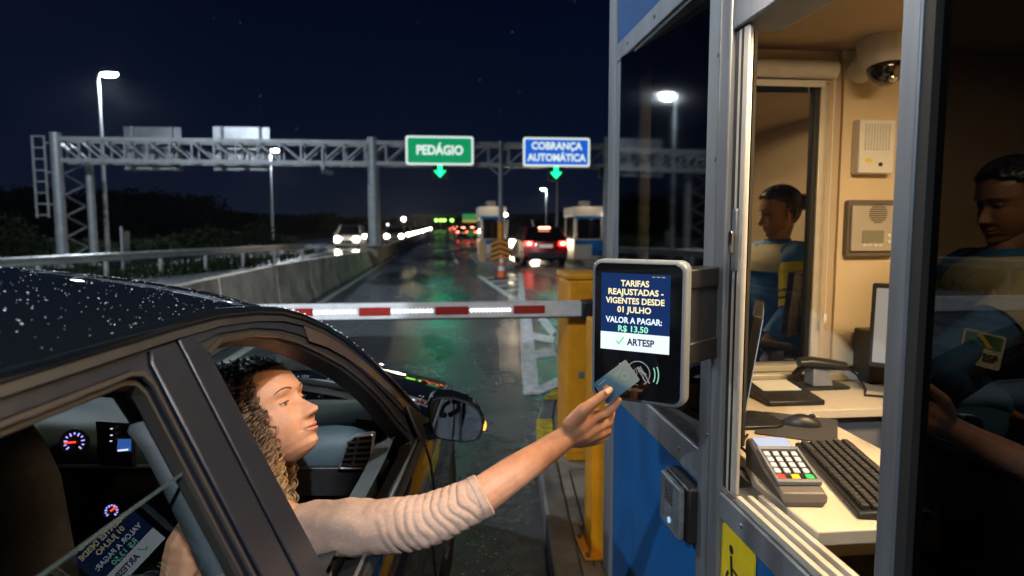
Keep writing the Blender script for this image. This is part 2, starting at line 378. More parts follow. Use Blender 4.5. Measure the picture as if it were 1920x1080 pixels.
# beads of water shining on the wet gutter asphalt
wb = MB(); r2 = random.Random(5)
for i in range(620):
    y = r2.uniform(1.6, 4.6); x = .18 + (y - 2.2) * .05 + r2.gauss(0, .075); x = min(x, .40 + max(0, y - 2.5) * .09)
    rr = r2.choice((.0022, .003, .004, .0055)); wb.ball((x, y, .007 + rr * .4), (rr * r2.uniform(.8, 1.6), rr, rr * .7), 6, 4)
for i in range(260):
    y = r2.uniform(2.0, 6); x = r2.uniform(-.2, .45); rr = r2.choice((.002, .003)); wb.ball((x, y, .004 + rr * .4), (rr, rr, rr * .7), 6, 4)
stuff(wb.build('water_droplets', mat('bead_water', (.55, .6, .68), .06, .5, spec=1), smooth=180))

# toll island (raised concrete)
isl = [(.40, -6), (.42, 1.5), (.44, 2.55), (.50, 3.2), (.57, 3.95), (.68, 4.75), (.80, 5.3), (.95, 5.62), (1.15, 5.72), (1.6, 5.72), (2.1, 5.5), (2.5, 4.9), (2.55, -6)]
def island(name, poly, kw=.12, nose=None):
    k = MB(); cx = sum(p[0] for p in poly) / len(poly); cyy = sum(p[1] for p in poly) / len(poly)
    O = [V((p[0], p[1], -.02)) for p in poly]; n = len(O); I = []
    for i in range(n):
        a = (O[i] - O[i - 1]).normalized(); b = (O[(i + 1) % n] - O[i]).normalized()
        na = V((a.y, -a.x, 0)); nb = V((b.y, -b.x, 0)); m_ = (na + nb).normalized()
        if m_.dot(V((cx, cyy, 0)) - O[i]) < 0: m_ = -m_
        I.append(O[i] + m_ * kw)
    k.ring(O, I, (0, 0, .168))
    kk = struct(k.build('kerb', 'kerb', bevel=.018))
    t = MB(); t.prism([V((p.x, p.y, -.02)) for p in I], (0, 0, .163)); struct(t.build('pavement', 'conc', bevel=.0))
    return O, I
island('toll', isl)
# yellow paint on the kerb nose
yk = MB()
P = [V((p[0], p[1], 0)) for p in isl[4:9]]
for i in range(len(P) - 1):
    a, b = P[i], P[i + 1]; n = (b - a).normalized(); n = V((n.y, -n.x, 0))
    if i == 1: continue
    yk.add([a - n * .004 + V((0, 0, .02)), b - n * .004 + V((0, 0, .02)), b - n * .004 + V((0, 0, .151)), a - n * .004 + V((0, 0, .151))], [(0, 1, 2, 3)])
    yk.add([a - n * .004 + V((0, 0, .151)), b - n * .004 + V((0, 0, .151)), b + n * .11 + V((0, 0, .152)), a + n * .11 + V((0, 0, .152))], [(0, 1, 2, 3)])
struct(yk.build('kerb_marking', mat('kerb_paint', (.55, .40, .03), .6, nz=.5, nscale=14, detail=9), smooth=0))
# joints in the island concrete
jt = MB()
for (a, b) in (((.60, 2.9), (1.4, 2.82)), ((.72, 3.7), (.62, 2.62)), ((.60, 1.9), (1.4, 1.9)), ((.72, 3.72), (1.5, 3.75))):
    a, b = V((*a, .1455)), V((*b, .1455)); n = (b - a).normalized(); n = V((n.y, -n.x, 0)) * .004; jt.add([a - n, a + n, b + n, b - n], [(0, 1, 2, 3)])
struct(jt.build('pavement_joint', 'ink', smooth=0))
# ground strips under the verge
# ------------------------------------------------------------------ median barrier (segments are one wall)
def barrier(y0, y1, seg, label, mm, x=-2.95):
    b = MB(); y = y0
    while y < y1:
        ye = min(y + seg - .03, y1)
        prof = [(-.02, 0), (.19, 0), (.19, .08), (.10, .30), (.055, .90), (-.105, .90), (-.15, .30), (-.24, .08), (-.24, 0)]
        hs_ = lambda yy: 1 - .34 * smoothstep(9, 30, yy); n_ = len(prof)
        P_ = [[V((x + a, yy, z * hs_(yy))) for a, z in prof] for yy in (y, ye)]
        b.add(P_[0] + P_[1], [tuple(range(n_)), tuple(range(n_, 2 * n_))] + [(k, (k + 1) % n_, n_ + (k + 1) % n_, n_ + k) for k in range(n_)]); y += seg
    o = b.build('median_barrier', mm, bevel=.015); tag(o, label, 'barrier'); return o
barrier(6, 27.0, 3.0, 'long grey weathered concrete median barrier between the toll lane and the oncoming road', 'conc_b')
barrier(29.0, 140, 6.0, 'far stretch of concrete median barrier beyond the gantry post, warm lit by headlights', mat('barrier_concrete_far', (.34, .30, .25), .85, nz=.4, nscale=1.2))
pb = MB(); pb.box(-3.30, -2.55, 27.05, 28.95, 0, .80)
tag(pb.build('gantry_plinth', 'conc', bevel=.05), 'concrete plinth with dark edges under the middle gantry post', 'plinth')

# ------------------------------------------------------------------ guardrail
gr = thing('guardrail', 'galvanised w beam guardrail along the left grass verge', 'guardrail', (-12, 20, 0))
A, B = V((-14.2, 6.0, 0)), V((-6.05, 30, 0)); d = (B - A).normalized(); nn = V((d.y, -d.x, 0))
w = MB(); prof = [(.0, .50), (.045, .535), (.045, .575), (.0, .605), (.0, .635), (.045, .665), (.045, .705), (.0, .74)]
w.grid([[A.lerp(B, t) + nn * a + V((0, 0, z + .08)) for a, z in prof] for t in [i / 12 for i in range(13)]])
w.tube([B + V((0, 0, .70)) + d * .02, B + V((0, 0, .70)) + d * .25], [(.12, .05), (.10, .05)], 10)
o = w.build('rail', 'rail', gr); s_ = o.modifiers.new('solid', 'SOLIDIFY'); s_.thickness = .006
for i in range(13):
    p = A.lerp(B, i / 12.0) - nn * .07; q = MB(); q.box(p.x - .05, p.x + .05, p.y - .04, p.y + .04, -.03, .80); q.build('post', 'rail', gr)

# ------------------------------------------------------------------ gantry
GY = 27.5
def gz(px, py): return onY(px, py, GY)
g = thing('gantry', 'wide grey lattice sign gantry spanning the road above the lanes', 'gantry', (-2.95, GY, 0))
xL, xR = gz(117, 300).x, gz(1136, 300).x
zT, zB = gz(500, 267).z, gz(500, 306).z
t = MB()
dy = .75
for z in (zT, zB):
    for y in (GY - dy / 2, GY + dy / 2): t.bar((xL, y, z), (xR, y, z), .15, .15)
nseg = 26; ws = (xR - xL) / nseg
for i in range(nseg + 1):
    x = xL + i * ws
    for y in (GY - dy / 2, GY + dy / 2): t.bar((x, y, zB + .07), (x, y, zT - .07), .07, .07)
    for z in (zT, zB): t.bar((x, GY - dy / 2 + .07, z), (x, GY + dy / 2 - .07, z), .06, .06)
    if i < nseg:
        up = i < nseg // 2.2
        for y in (GY - dy / 2 - .003, GY + dy / 2 + .003):
            t.bar((x + .04, y, zT - .08 if up else zB + .08), (x + ws - .04, y, zB + .08 if up else zT - .08), .06, .06)
t.build('truss', 'steel', g)
def round_post(x, y, z0, z1, r, m='steel', name='post'):
    q = MB(); q.lathe((x, y, 0), (0, 0, 1), [(0, z0), (r * 1.7, z0), (r * 1.7, z0 + .05), (r, z0 + .06), (r * .96, z1), (0, z1)], 18); return q.build(name, m, g)
round_post(xL, GY - dy / 2, 0, zT + .22, .20); round_post(xL + .62, GY + dy / 2 + .3, 0, zB - .05, .15)
q = MB()
for i in range(9):
    z = .35 + i * .40; q.bar((xL + .16, GY - .3, z + (.40 if i % 2 else 0)), (xL + .5, GY + .5, z + (0 if i % 2 else .40)), .05, .05)
q.build('lattice', 'steel_d', g)
q = MB(); xl = xL - .42
for x in (xl, xl - .42): q.bar((x, GY - .35, 1.9), (x, GY - .35, zT + .1), .06, .06)
for i in range(8): z = 2.0 + i * .42; q.bar((xl, GY - .35, z), (xl - .42, GY - .35, z), .05, .05)
for z in (2.4, 3.6, 4.7): q.bar((xl, GY - .35, z), (xL, GY - .35, z), .05, .05)
q.build('ladder', 'steel', g)
xm = gz(703, 400).x; round_post(xm, GY - dy / 2 + .1, .80, zT + .2, .235)
xs = gz(937, 400).x; round_post(xs, GY - dy / 2 - .2, 1.75, zT + .1, .10, 'steel_d'); q = MB(); q.lathe((xs, GY - dy / 2 - .2, 0), (0, 0, 1), [(0, .15), (.15, .15), (.15, .2), (.125, .2), (.125, 1.749), (0, 1.749)], 14); q.build('post_sleeve', 'yellow', g)
q = MB()
for sx_ in (-1, 1): q.bar((xs, GY - dy / 2 - .2, zB - .5), (xs + sx_ * .55, GY - dy / 2 - .2, zB - .05), .07, .07)
q.build('brace', 'steel_d', g)
xr = xR - .03; round_post(xr, GY - dy / 2, .0, zT + .35, .16, 'steel_d')

# sign faces on the gantry
def rr_sign(name, label, x0, y0, x1, y1, Y, face, border, lines, size, group=None, back='steel_d'):
    a, b = onY(x0, y0, Y), onY(x1, y1, Y); c = (a + b) / 2; w_, h_ = b.x - a.x, a.z - b.z
    root = thing(name, label, 'road sign', (c.x, Y, c.z), group); X_, Z_ = V((1, 0, 0)), V((0, 0, 1))
    q = MB(); q.rrect(c + V((0, .04, 0)), X_, Z_, w_, h_, .10, (0, .04, 0)); q.build('backing', back, root)
    q = MB(); q.rrect(c + V((0, .036, 0)), X_, Z_, w_, h_, .10, (0, -.012, 0)); q.build('border', border, root)
    q = MB(); q.rrect(c + V((0, .022, 0)), X_, Z_, w_ - .16, h_ - .16, .06, (0, -.006, 0)); q.build('face', face, root)
    q = MB()
    for (s, dz, wd) in lines: text_mesh(q, s, size, c + V((0, .012, dz * h_)), X_, Z_, bold=.012 * size / .3, width=wd * w_)
    q.build('lettering', border if border != 'sign_edge' else 'sign_white', root, smooth=0)
    q = MB()
    for k in (-.3, .3): q = MB(); q.box(c.x + k * w_ - .04, c.x + k * w_ + .04, Y + .085, Y + .20, c.z - h_ * .45, c.z + h_ * .45); q.build('bracket', 'steel_d', root)
    return root
M['sign_g'] = emis('lit_green_sign', (.0, .27, .10), 1.0); M['sign_b'] = emis('lit_blue_sign', (.008, .115, .62), 1.0); M['sign_white'] = emis('lit_white_lettering', (.72, .85, .80), 1.0)
rr_sign('toll_sign', 'lit green overhead sign reading PEDÁGIO on the gantry', 760, 254, 888, 310, GY - .75, 'sign_g', 'sign_white', [('PEDÁGIO', -.0, .69)], .50)
rr_sign('toll_sign', 'lit blue overhead sign reading COBRANÇA AUTOMÁTICA on the gantry', 981, 257, 1106, 313, GY - .75, 'sign_b', 'sign_white', [('COBRANÇA', .20, .76), ('AUTOMÁTICA', -.20, .88)], .40)
# unlit sign backs facing the other carriageway
for (x0, x1, lab) in ((240, 350, 'grey back of the oncoming road sign, left one on the gantry with a bright sheen'), (405, 512, 'grey back of the oncoming road sign, the one nearer the middle gantry post')):
    a, b = onY(x0, 240, GY + 1), onY(x1, 323, GY + 1); r = thing('sign_back', lab, 'road sign', ((a.x + b.x) / 2, GY + 1, (a.z + b.z) / 2), 'unlit sign backs on the gantry')
    q = MB(); q.box(a.x, b.x, GY + .60, GY + .64, b.z, a.z); q.build('panel', mat('sheet_aluminium', (.42, .45, .48), .32, .75, nz=.2, nscale=1.2), r)
    q = MB()
    for k in (.16, .84):
        x = a.x + (b.x - a.x) * k; q = MB(); q.box(x - .05, x + .05, GY + .49, GY + .598, b.z - .02, a.z); q.build('stiffener', 'steel', r)
    q = MB(); q.box(a.x, b.x, GY + .52, GY + .597, b.z + .02, b.z + .14); q.build('bottom_rail', 'steel', r)
# green arrow lights
def arrow(px, py, Y, label, s=.24, mast=False):
    c = onY(px, py, Y); r = thing('lane_signal', label, 'traffic light', (c.x, Y, c.z), 'green lane signals under the gantry')
    q = MB(); q.rrect(c + V((0, .05, 0)), (1, 0, 0), (0, 0, 1), .62, .62, .06, (0, .14, 0)); q.build('housing', 'black', r)
    q = MB(); P = [(-.35, 1), (.35, 1), (.35, .1), (1, .1), (0, -1), (-1, .1), (-.35, .1)]
    q.prism([c + V((a * s, .04, b * s)) for a, b in P], (0, -.03, 0)); q.build('arrow', 'green_l', r); light('signal_light', 'SPOT', c + V((0, -.06, 0)), 55, (.03, 1, .50), r, .16, 150, .5, (0, -1, -.35))
    q = MB(); q.bar(c + V((0, .12, .31)), V((c.x, Y + .12, zB - .05)) if not mast else c + V((0, .12, .45)), .06, .06); q.build('hanger', 'steel_d', r)
    return c
c1 = arrow(825, 321, GY - .6, 'bright green down arrow light hanging below the green sign')
c2 = arrow(1043, 324, GY - .6, 'bright green down arrow light hanging below the blue sign')
c3 = arrow(1139, 319, GY - .3, 'green lane light at the far right end of the gantry, beside the booth', .10)
c = onY(605, 308, GY - .5); r = thing('traffic_camera', 'small grey traffic camera hanging from the gantry over the oncoming road', 'camera', tuple(c))
q = MB(); q.bar(c + V((0, 0, .35)), c + V((0, 0, -.3)), .07, .07); q.build('stem', 'steel', r)
q = MB(); q.tube([c + V((0, -.1, -.28)), c + V((.35, .1, -.34))], .10, 10); q.build('body', 'steel_d', r)

# ------------------------------------------------------------------ street lamps
def street_lamp(label, x, y, h, energy, arm=.9, adir=1, lens='lamp', r0=.11, spot=168, group='tall street lamps'):
    r = thing('street_lamp', label, 'street lamp', (x, y, 0), group)
    q = MB(); q.lathe((x, y, 0), (0, 0, 1), [(0, -.03), (r0 * 1.8, -.03), (r0 * 1.8, .03), (r0, .05), (r0 * .55, h), (0, h)], 14); q.build('pole', 'steel', r)
    q = MB(); q.tube([(x, y, h - .05), (x + adir * arm * .4, y, h + .16), (x + adir * arm, y, h + .2)], r0 * .4, 8); q.build('arm', 'steel', r)
    c = V((x + adir * (arm + .28), y, h + .2)); q = MB(); q.ball(c + V((0, 0, .02)), (.38, .17, .085), 16, 8); q.build('lamp_head', 'lt_grey', r)
    q = MB(); q.ball(c + V((0, 0, -.05)), (.36, .17, .13), 16, 8); q.build('lens', lens, r)
    if energy: light('lamp_light', 'SPOT', c + V((0, 0, -.20)), energy, (.80, .90, 1), r, .12, 166, .25, (0, 0, -1))
    return r
b = onZ(203, 489, 0); street_lamp('tall lit street lamp with blazing white head left of the gantry sign backs', b.x, b.y, 8.2, 3200, arm=.2, adir=1)
b = onZ(512, 463, 0); street_lamp('lit street lamp whose head shows through the gantry lattice', b.x, b.y, 7.2, 3600, arm=.15, adir=1)
street_lamp('small distant lit street lamp between the two far booths', 15.6, 100, 7.0, 5000, arm=.2, adir=-1)
p = onY(1045, 330, 40); b = V((p.x, 40, 0)); r = thing('mast', 'thin dark mast rising behind the red car', 'mast', tuple(b)); q = MB(); q.lathe(b, (0, 0, 1), [(0, 0), (.09, 0), (.06, p.z), (0, p.z)], 10); q.build('pole', 'steel_d', r)
# unseen lamps added beside and behind the viewer to light car, gantry and barrier
street_lamp('added fill lamp out of view on the left verge beyond the guardrail', -13.0, 13.5, 9.5, 6000, arm=1.6, adir=1)
street_lamp('added fill lamp out of view on the left verge behind the car', -8.6, -9.0, 9.0, 5600, arm=1.6, adir=1)
street_lamp('added fill lamp out of view on the plaza behind the near booth', 4.3, -9.0, 9.2, 12500, arm=1.7, adir=-1)
b = onY(227, 425, 24); r = thing('post_sign', 'narrow road sign seen edge on, on a grey post behind the guardrail', 'road sign', (b.x, 24, 0))
q = MB(); q.cyl((b.x, 24, -.03), (b.x, 24, b.z), .045, 10); q.build('post', 'steel', r); q = MB(); q.bar((b.x + .06, 23.9, b.z - .7), (b.x + .12, 24.3, b.z - .7), .02, 1.1); q.build('board', 'steel_d', r)

# distant lights
for (px, py, Y, lab) in ((430, 416, 230, 'far yellow lamp glowing among the dark trees on the left'), (686, 420, 210, 'far white lamp just left of the middle gantry post'), (757, 411, 240, 'far white lamp right of the middle gantry post, higher than its neighbours'), (632, 420, 260, 'faint far lamp left of the middle gantry post'), (727, 421, 250, 'faint far lamp low beside the middle gantry post')):
    p = onY(px, py, Y); r = thing('distant_lamp', lab, 'street lamp', (p.x, Y, 0), 'distant lamps'); q = MB(); q.cyl((p.x, Y, -1), (p.x, Y, p.z), .12, 8); q.build('pole', 'steel_d', r)
    q = MB(); q.ball(p, .42 if 'faint' in lab else .75, 10, 6); q.build('lens', M['lamp_far'] if 'faint' not in lab else emis('faint_lamp', (.9, .9, 1), 4), r)
# far toll canopy with lit lane signs, and green boards
Y = 300; p = onY(770, 408, Y); q0 = onY(862, 408, Y); r = thing('far_toll_canopy', 'distant toll canopy with a row of green lane lights at the end of the road', 'toll canopy', ((p.x + q0.x) / 2, Y, 0))
q = MB(); q.box(p.x, q0.x, Y, Y + 6, p.z + .4, p.z + 1.6); q.build('roof', 'steel_d', r)
for px in (778, 802, 826, 850):
    a = onY(px, 412, Y); q = MB(); q.box(a.x - .25, a.x + .25, Y + 1, Y + 2, 0, a.z + .8); q.build('column', 'steel_d', r)
M['far_green'] = emis('far_green_light', (.35, 1, .12), 6)
for px in (818, 826, 833, 847):
    a = onY(px, 413, Y); q = MB(); q.ball(a + V((0, -.4, 0)), (.75, .3, .6), 10, 6); q.build('signal', 'far_green', r)
M['far_board'] = emis('far_green_board', (.05, .30, .09), .7); M['far_board_y'] = emis('far_yellow_band', (.5, .42, .08), .7)
a, b = onY(867, 401, 110), onY(894, 417, 110); r = thing('far_sign', 'distant green road sign with a yellow band below, left of the middle booth', 'road sign', ((a.x + b.x) / 2, 110, 0))
q = MB(); q.box(a.x, b.x, 110, 110.1, b.z + .5, a.z); q.build('board', 'far_board', r); q = MB(); q.box(a.x, b.x, 109.99, 110.1, b.z, b.z + .45); q.build('band', 'far_board_y', r)
q = MB(); q.cyl(((a.x + b.x) / 2, 110.2, 0), ((a.x + b.x) / 2, 110.2, a.z - .1), .09, 8); q.build('post', 'steel_d', r)
for (x0, x1, lab) in ((876, 889, 'small low green board far down the road, the left of two'), (893, 904, 'small low green board far down the road, against the middle booth')):
    a, b = onY(x0, 432, 70), onY(x1, 443, 70); r = thing('far_board', lab, 'road sign', ((a.x + b.x) / 2, 70, 0), 'small far green boards')
    q = MB(); q.box(a.x, b.x, 70, 70.08, b.z, a.z); q.build('board', emis('dim_green_board', (.02, .22, .05), .6), r); q = MB(); q.cyl(((a.x + b.x) / 2, 70.15, 0), ((a.x + b.x) / 2, 70.15, a.z), .05, 6); q.build('post', 'steel_d', r)

# ------------------------------------------------------------------ vegetation
def leaf_cloud(mb, c, rad, n, size, rs, flat=1.0):
    for i in range(n):
        a = rs.uniform(0, 6.283); z = rs.uniform(-1, 1); q = rs.random() ** .42; s_ = math.sqrt(1 - z * z)
        lump = 1 + .35 * noise.noise(V((math.cos(a) * s_ * 2.2 + c[0], math.sin(a) * s_ * 2.2 + c[1], z * 2.2)))
        p = V((c[0] + rad[0] * q * lump * s_ * math.cos(a), c[1] + rad[1] * q * lump * s_ * math.sin(a), c[2] + rad[2] * q * lump * z))
        u = V((rs.gauss(0, 1), rs.gauss(0, 1), rs.gauss(0, .6))).normalized(); w_ = u.orthogonal().normalized(); sz = size * rs.uniform(.6, 1.4)
        mb.add([p - u * sz, p + w_ * sz * .45, p + u * sz, p - w_ * sz * .45], [(0, 1, 2, 3)])
rs = random.Random(3)
for (px, py, Y, rx, rz_, lab) in ((395, 468, 40, 1.5, .95, 'round dark green bush behind the guardrail, left of the second lamp post'), (484, 464, 42, 1.35, 1.1, 'brightest green bush at the foot of the second lamp post'), (345, 474, 38, 1.1, .7, 'low green bush behind the guardrail'), (300, 478, 36, 1.2, .6, 'low spreading bush behind the narrow post sign'), (262, 480, 36, .9, .55, 'small bush right next to the narrow post sign'), (175, 484, 34, 1.4, .6, 'low bush between gantry leg and lamp pole'), (70, 484, 33, 1.6, .65, 'low bush left of the gantry leg'), (20, 472, 33, 1.2, 1.2, 'dark tall bush at the far left edge'), (440, 470, 44, 1.0, .7, 'low bush between the two larger bushes'), (530, 466, 47, 1.2, .6, 'low bush right of the second lamp post')):
    c = onY(px, py, Y); r = thing('bush', lab, 'bush', (c.x, Y, 0), 'bushes on the verge')
    q = MB(); leaf_cloud(q, (c.x, Y, rz_ * .75), (rx, rx * .8, rz_), 900, .10, rs); q.build('crown', 'leaf', r, smooth=0, recalc=False)
    q = MB()
    for k in range(5): q.tube([(c.x + rs.uniform(-.1, .1), Y, -.05), (c.x + rs.uniform(-.6, .6) * rx, Y + rs.uniform(-.4, .4), rz_)], [.03, .01], 5)
    q.build('stem', 'leaf_far', r)
gs = MB()
for i in range(9000):
    t = rs.random(); y = 8 + 42 * t ** 1.2; xr_ = -14.6 + (y - 6) * .34 - .35; x = xr_ - abs(rs.gauss(0, 3.0)) if rs.random() < .75 else xr_ + rs.uniform(.3, 1.0)
    if x > -7.2: continue
    hgt = rs.uniform(.12, .42); a = rs.uniform(0, 6.28); w_ = .02 + .03 * rs.random(); lx, ly = rs.gauss(0, .1), rs.gauss(0, .1)
    gs.add([V((x - w_ * math.cos(a), y - w_ * math.sin(a), -.03)), V((x + w_ * math.cos(a), y + w_ * math.sin(a), -.03)), V((x + lx, y + ly, hgt))], [(0, 1, 2)])
stuff(gs.build('grass', 'leaf', smooth=0, recalc=False))
# far dark woods reading as one mass
wd = MB()
def tree_h(px):
    pts = [(-200, 350), (0, 358), (60, 350), (100, 362), (160, 358), (230, 352), (290, 356), (340, 368), (375, 366), (405, 388), (470, 400), (560, 404), (600, 398), (660, 412), (740, 412), (800, 424), (860, 425), (960, 415), (1010, 412), (1060, 408), (1120, 405), (1200, 395), (1400, 385)]
    for (a, b), (c_, d_) in zip(pts, pts[1:]):
        if a <= px <= c_: return b + (d_ - b) * (px - a) / (c_ - a)
    return 420
for px in range(-200, 1400, 13):
    Y = 135 + rs.uniform(-18, 18) + (60 if px > 420 else 0) + (70 if 700 < px < 930 else 0)
    if 770 < px < 872: continue
    top = onY(px, tree_h(px) + rs.uniform(-5, 7), Y); hh = max(2, top.z)
    leaf_cloud(wd, (top.x, Y, hh * .5), (hh * .5 + 1.5, 3, hh * .52), 420, .55, rs)
stuff(wd.build('woods', 'leaf_far', smooth=0, recalc=False))

# ------------------------------------------------------------------ vehicles in the traffic
def make_car(name, paint, h=1.5, wd_=1.76, ln=4.3, van=False, head=False, tail=False, plate=None):
    r = bpy.data.objects.new(name, None); COL.objects.link(r); ORG[r.name] = V()
    hw = wd_ / 2; hl = ln / 2
    side = [(-hl, .42), (-hl + .02, .72), (-hl + .06, .98), (-hl * .55 if not van else -hl + .1, 1.02), (hl * .42, .98), (hl * .86, .86), (hl - .03, .70), (hl, .42), (hl * .9, .24), (-hl * .9, .24)]
    q = MB(); rows = []
    for s_ in (-1, -.96, -.8, 0, .8, .96, 1):
        k = 1 - .05 * abs(s_) ** 6; rows.append([V((hw * s_, y * (1 - .05 * s_ * s_), z if z < .5 else .42 + (z - .42) * k)) for y, z in side])
    q.grid([row + [row[0]] for row in rows]); q.add(rows[0], [tuple(range(len(side)))]); q.add(rows[-1], [tuple(range(len(side)))]); q.build('body', paint, r, bevel=.0)
    # greenhouse
    rb = -hl + .10 if van else -hl + .16; cab = [(rb, 1.0), (rb + (.10 if van else .42), h - .05), (rb + .8, h), (hl * .12, h - .02), (hl * .50, 1.0)]
    q = MB(); rows = [[V((hw * s_ * (.95 if z < 1.05 else .76), y, z)) for y, z in cab] for s_ in (-1, 0, 1)]
    q.grid(rows); q.add(rows[0], [tuple(range(5))]); q.add(rows[-1], [tuple(range(5))]); q.build('cabin', 'black_gloss', r)
    q = MB(); q.grid([[V((hw * .765 * s_, y, z + .012)) for s_ in (-1, -.5, 0, .5, 1)] for y, z in ((rb + (.10 if van else .44), h - .045), (rb + .8, h), (hl * .12, h - .02))]); q.build('roof', paint, r)
    for s_ in (-1, 1):
        for (a, b) in ((cab[0], cab[1]), (cab[3], cab[4])): q = MB(); q.bar((hw * s_ * .95, a[0], a[1]) if a[1] < 1.05 else (hw * s_ * .77, a[0], a[1]), (hw * s_ * .95, b[0], b[1]) if b[1] < 1.05 else (hw * s_ * .77, b[0], b[1]), .07, .05); q.build('pillar', paint, r)
    for sx_ in (-1, 1):
        for y in (-hl * .60, hl * .62):
            q = MB(); q.lathe((sx_ * (hw - .21), y, .32), (sx_, 0, 0), [(0, 0), (.30, 0), (.32, .03), (.32, .19), (.30, .215), (.21, .215)], 20); w_ = q.build('wheel', 'tyre', r)
            q = MB(); q.lathe((sx_ * (hw - .21), y, .32), (sx_, 0, 0), [(0, .20), (.21, .205), (.21, .214)], 14); q.build('rim', 'steel', w_)
        q = MB(); q.ball((sx_ * hw * .72, hl - .04, .72), (.20, .12, .15), 12, 6); q.build('headlight', 'head' if head else 'lt_grey', r)
        q = MB(); q.obox((sx_ * hw * .78, -hl + .055, .90), (hw * .19, 0, 0), (0, .05, 0), (0, .015, .085)); tl = q.build('taillight', 'tail' if tail else 'red_paint', r, bevel=.02)
        if tail: q = MB(); q.ball((sx_ * hw * .76, -hl, .90), (.085, .03, .06), 10, 6); q.build('bulb', 'tail_hot', tl)
        q = MB(); q.ball((sx_ * (hw + .10), hl * .38, 1.02), (.10, .06, .07), 10, 6); q.build('mirror', paint, r)
    q = MB(); q.box(-hw * .84, hw * .84, -hl - .045, -hl + .06, .32, .56); q.build('bumper', 'trim', r, bevel=.03)
    q = MB(); q.box(-.26, .26, -hl - .012, -hl + .02, .74, .87); q.build('licence_plate', emis('lit_plate', (.45, .40, .33), .8) if tail else 'white_paint', r)
    if tail: q = MB(); q.box(-.22, .22, rb + .28, rb + .33, h - .07, h - .02); q.build('brake_light', 'tail_hot', r)
    q = MB(); q.box(-hw * .5, hw * .5, hl - .02, hl + .02, .40, .62); q.build('grille', 'trim', r, bevel=.01)
    return r
M['red_car'] = mat('dark_red_paint', (.20, .010, .012), .25, .3, coat=1); M['white_car'] = mat('white_car_paint', (.55, .56, .58), .3, coat=1); M['grey_car'] = mat('grey_car_paint', (.10, .105, .115), .3, .5, coat=1); M['dark_car'] = mat('dark_car_paint', (.02, .022, .026), .3, .4, coat=1)
rc = make_car('red_car', 'red_car', h=1.56, wd_=1.74, tail=True); rc['label'] = 'dark red hatchback with glowing brake lights waiting between the far toll booths'; rc['category'] = 'car'
p = onY(1022, 499, 26); place(rc, (p.x, 27.9, 0), 0)
wc = make_car('white_car', 'white_car', h=1.66, head=True); wc['label'] = 'white car with bright headlights coming along the oncoming road alone, left of the gantry post'; wc['category'] = 'car'; wc['group'] = 'oncoming cars'
p = onY(642, 470, 42); place(wc, (p.x - .55, 50, 0), math.pi)
q_ = ['first car of the oncoming queue, its two round headlights right beside the gantry post', 'second car of the oncoming queue behind the first pair of headlights', 'third car of the oncoming queue in the middle of the row', 'oncoming car in the fourth row of the headlight queue', 'oncoming car in the fifth row of the headlight queue']
src = make_car('oncoming_car', 'grey_car', h=1.52, head=True); src['category'] = 'car'; src['group'] = 'oncoming cars'
spots = [(742, 62), (757, 76), (766, 88), (774, 101), (781, 117), (787, 133), (783, 160), (791, 175), (797, 200), (790, 230), (800, 250), (804, 290), (796, 310), (766, 95), (773, 112), (786, 145), (792, 165), (781, 190), (806, 330), (801, 350)]
for i, (px, Y) in enumerate(spots):
    o = src if i == 0 else copy_tree(src); x = onY(px, 440, Y).x; place(o, (x, Y, 0), math.pi)
    o['label'] = q_[i] if i < 5 else 'far oncoming car merged into the bright cluster of headlights at the road end'
vn = make_car('van', 'white_car', h=1.95, van=True, head=True); vn['label'] = 'white van with glaring headlights behind the red car, facing the viewer'; vn['category'] = 'van'; p = onY(978, 466, 36); place(vn, (p.x + .10, 38, 0), math.pi)
tr = make_car('queue_car', 'dark_car', tail=True); tr['category'] = 'car'; tr['group'] = 'cars leaving down the road'
for i, (px, Y, lab) in enumerate(((868, 84, 'dark car with red taillights far down the road, left of the middle booth'), (885, 84, 'dark car with red taillights far down the road, second of the red row'), (901, 84, 'dark car with red taillights, half behind the middle booth'), (848, 190, 'tiny distant car with red taillights above the row'), (857, 190, 'tiny distant car with red taillights, right one above the row'), (1090, 62, 'dark car with red taillights beyond the right far booth'))):
    o = tr if i == 0 else copy_tree(tr); place(o, (onY(px, 450, Y).x, Y, 0)); o['label'] = lab

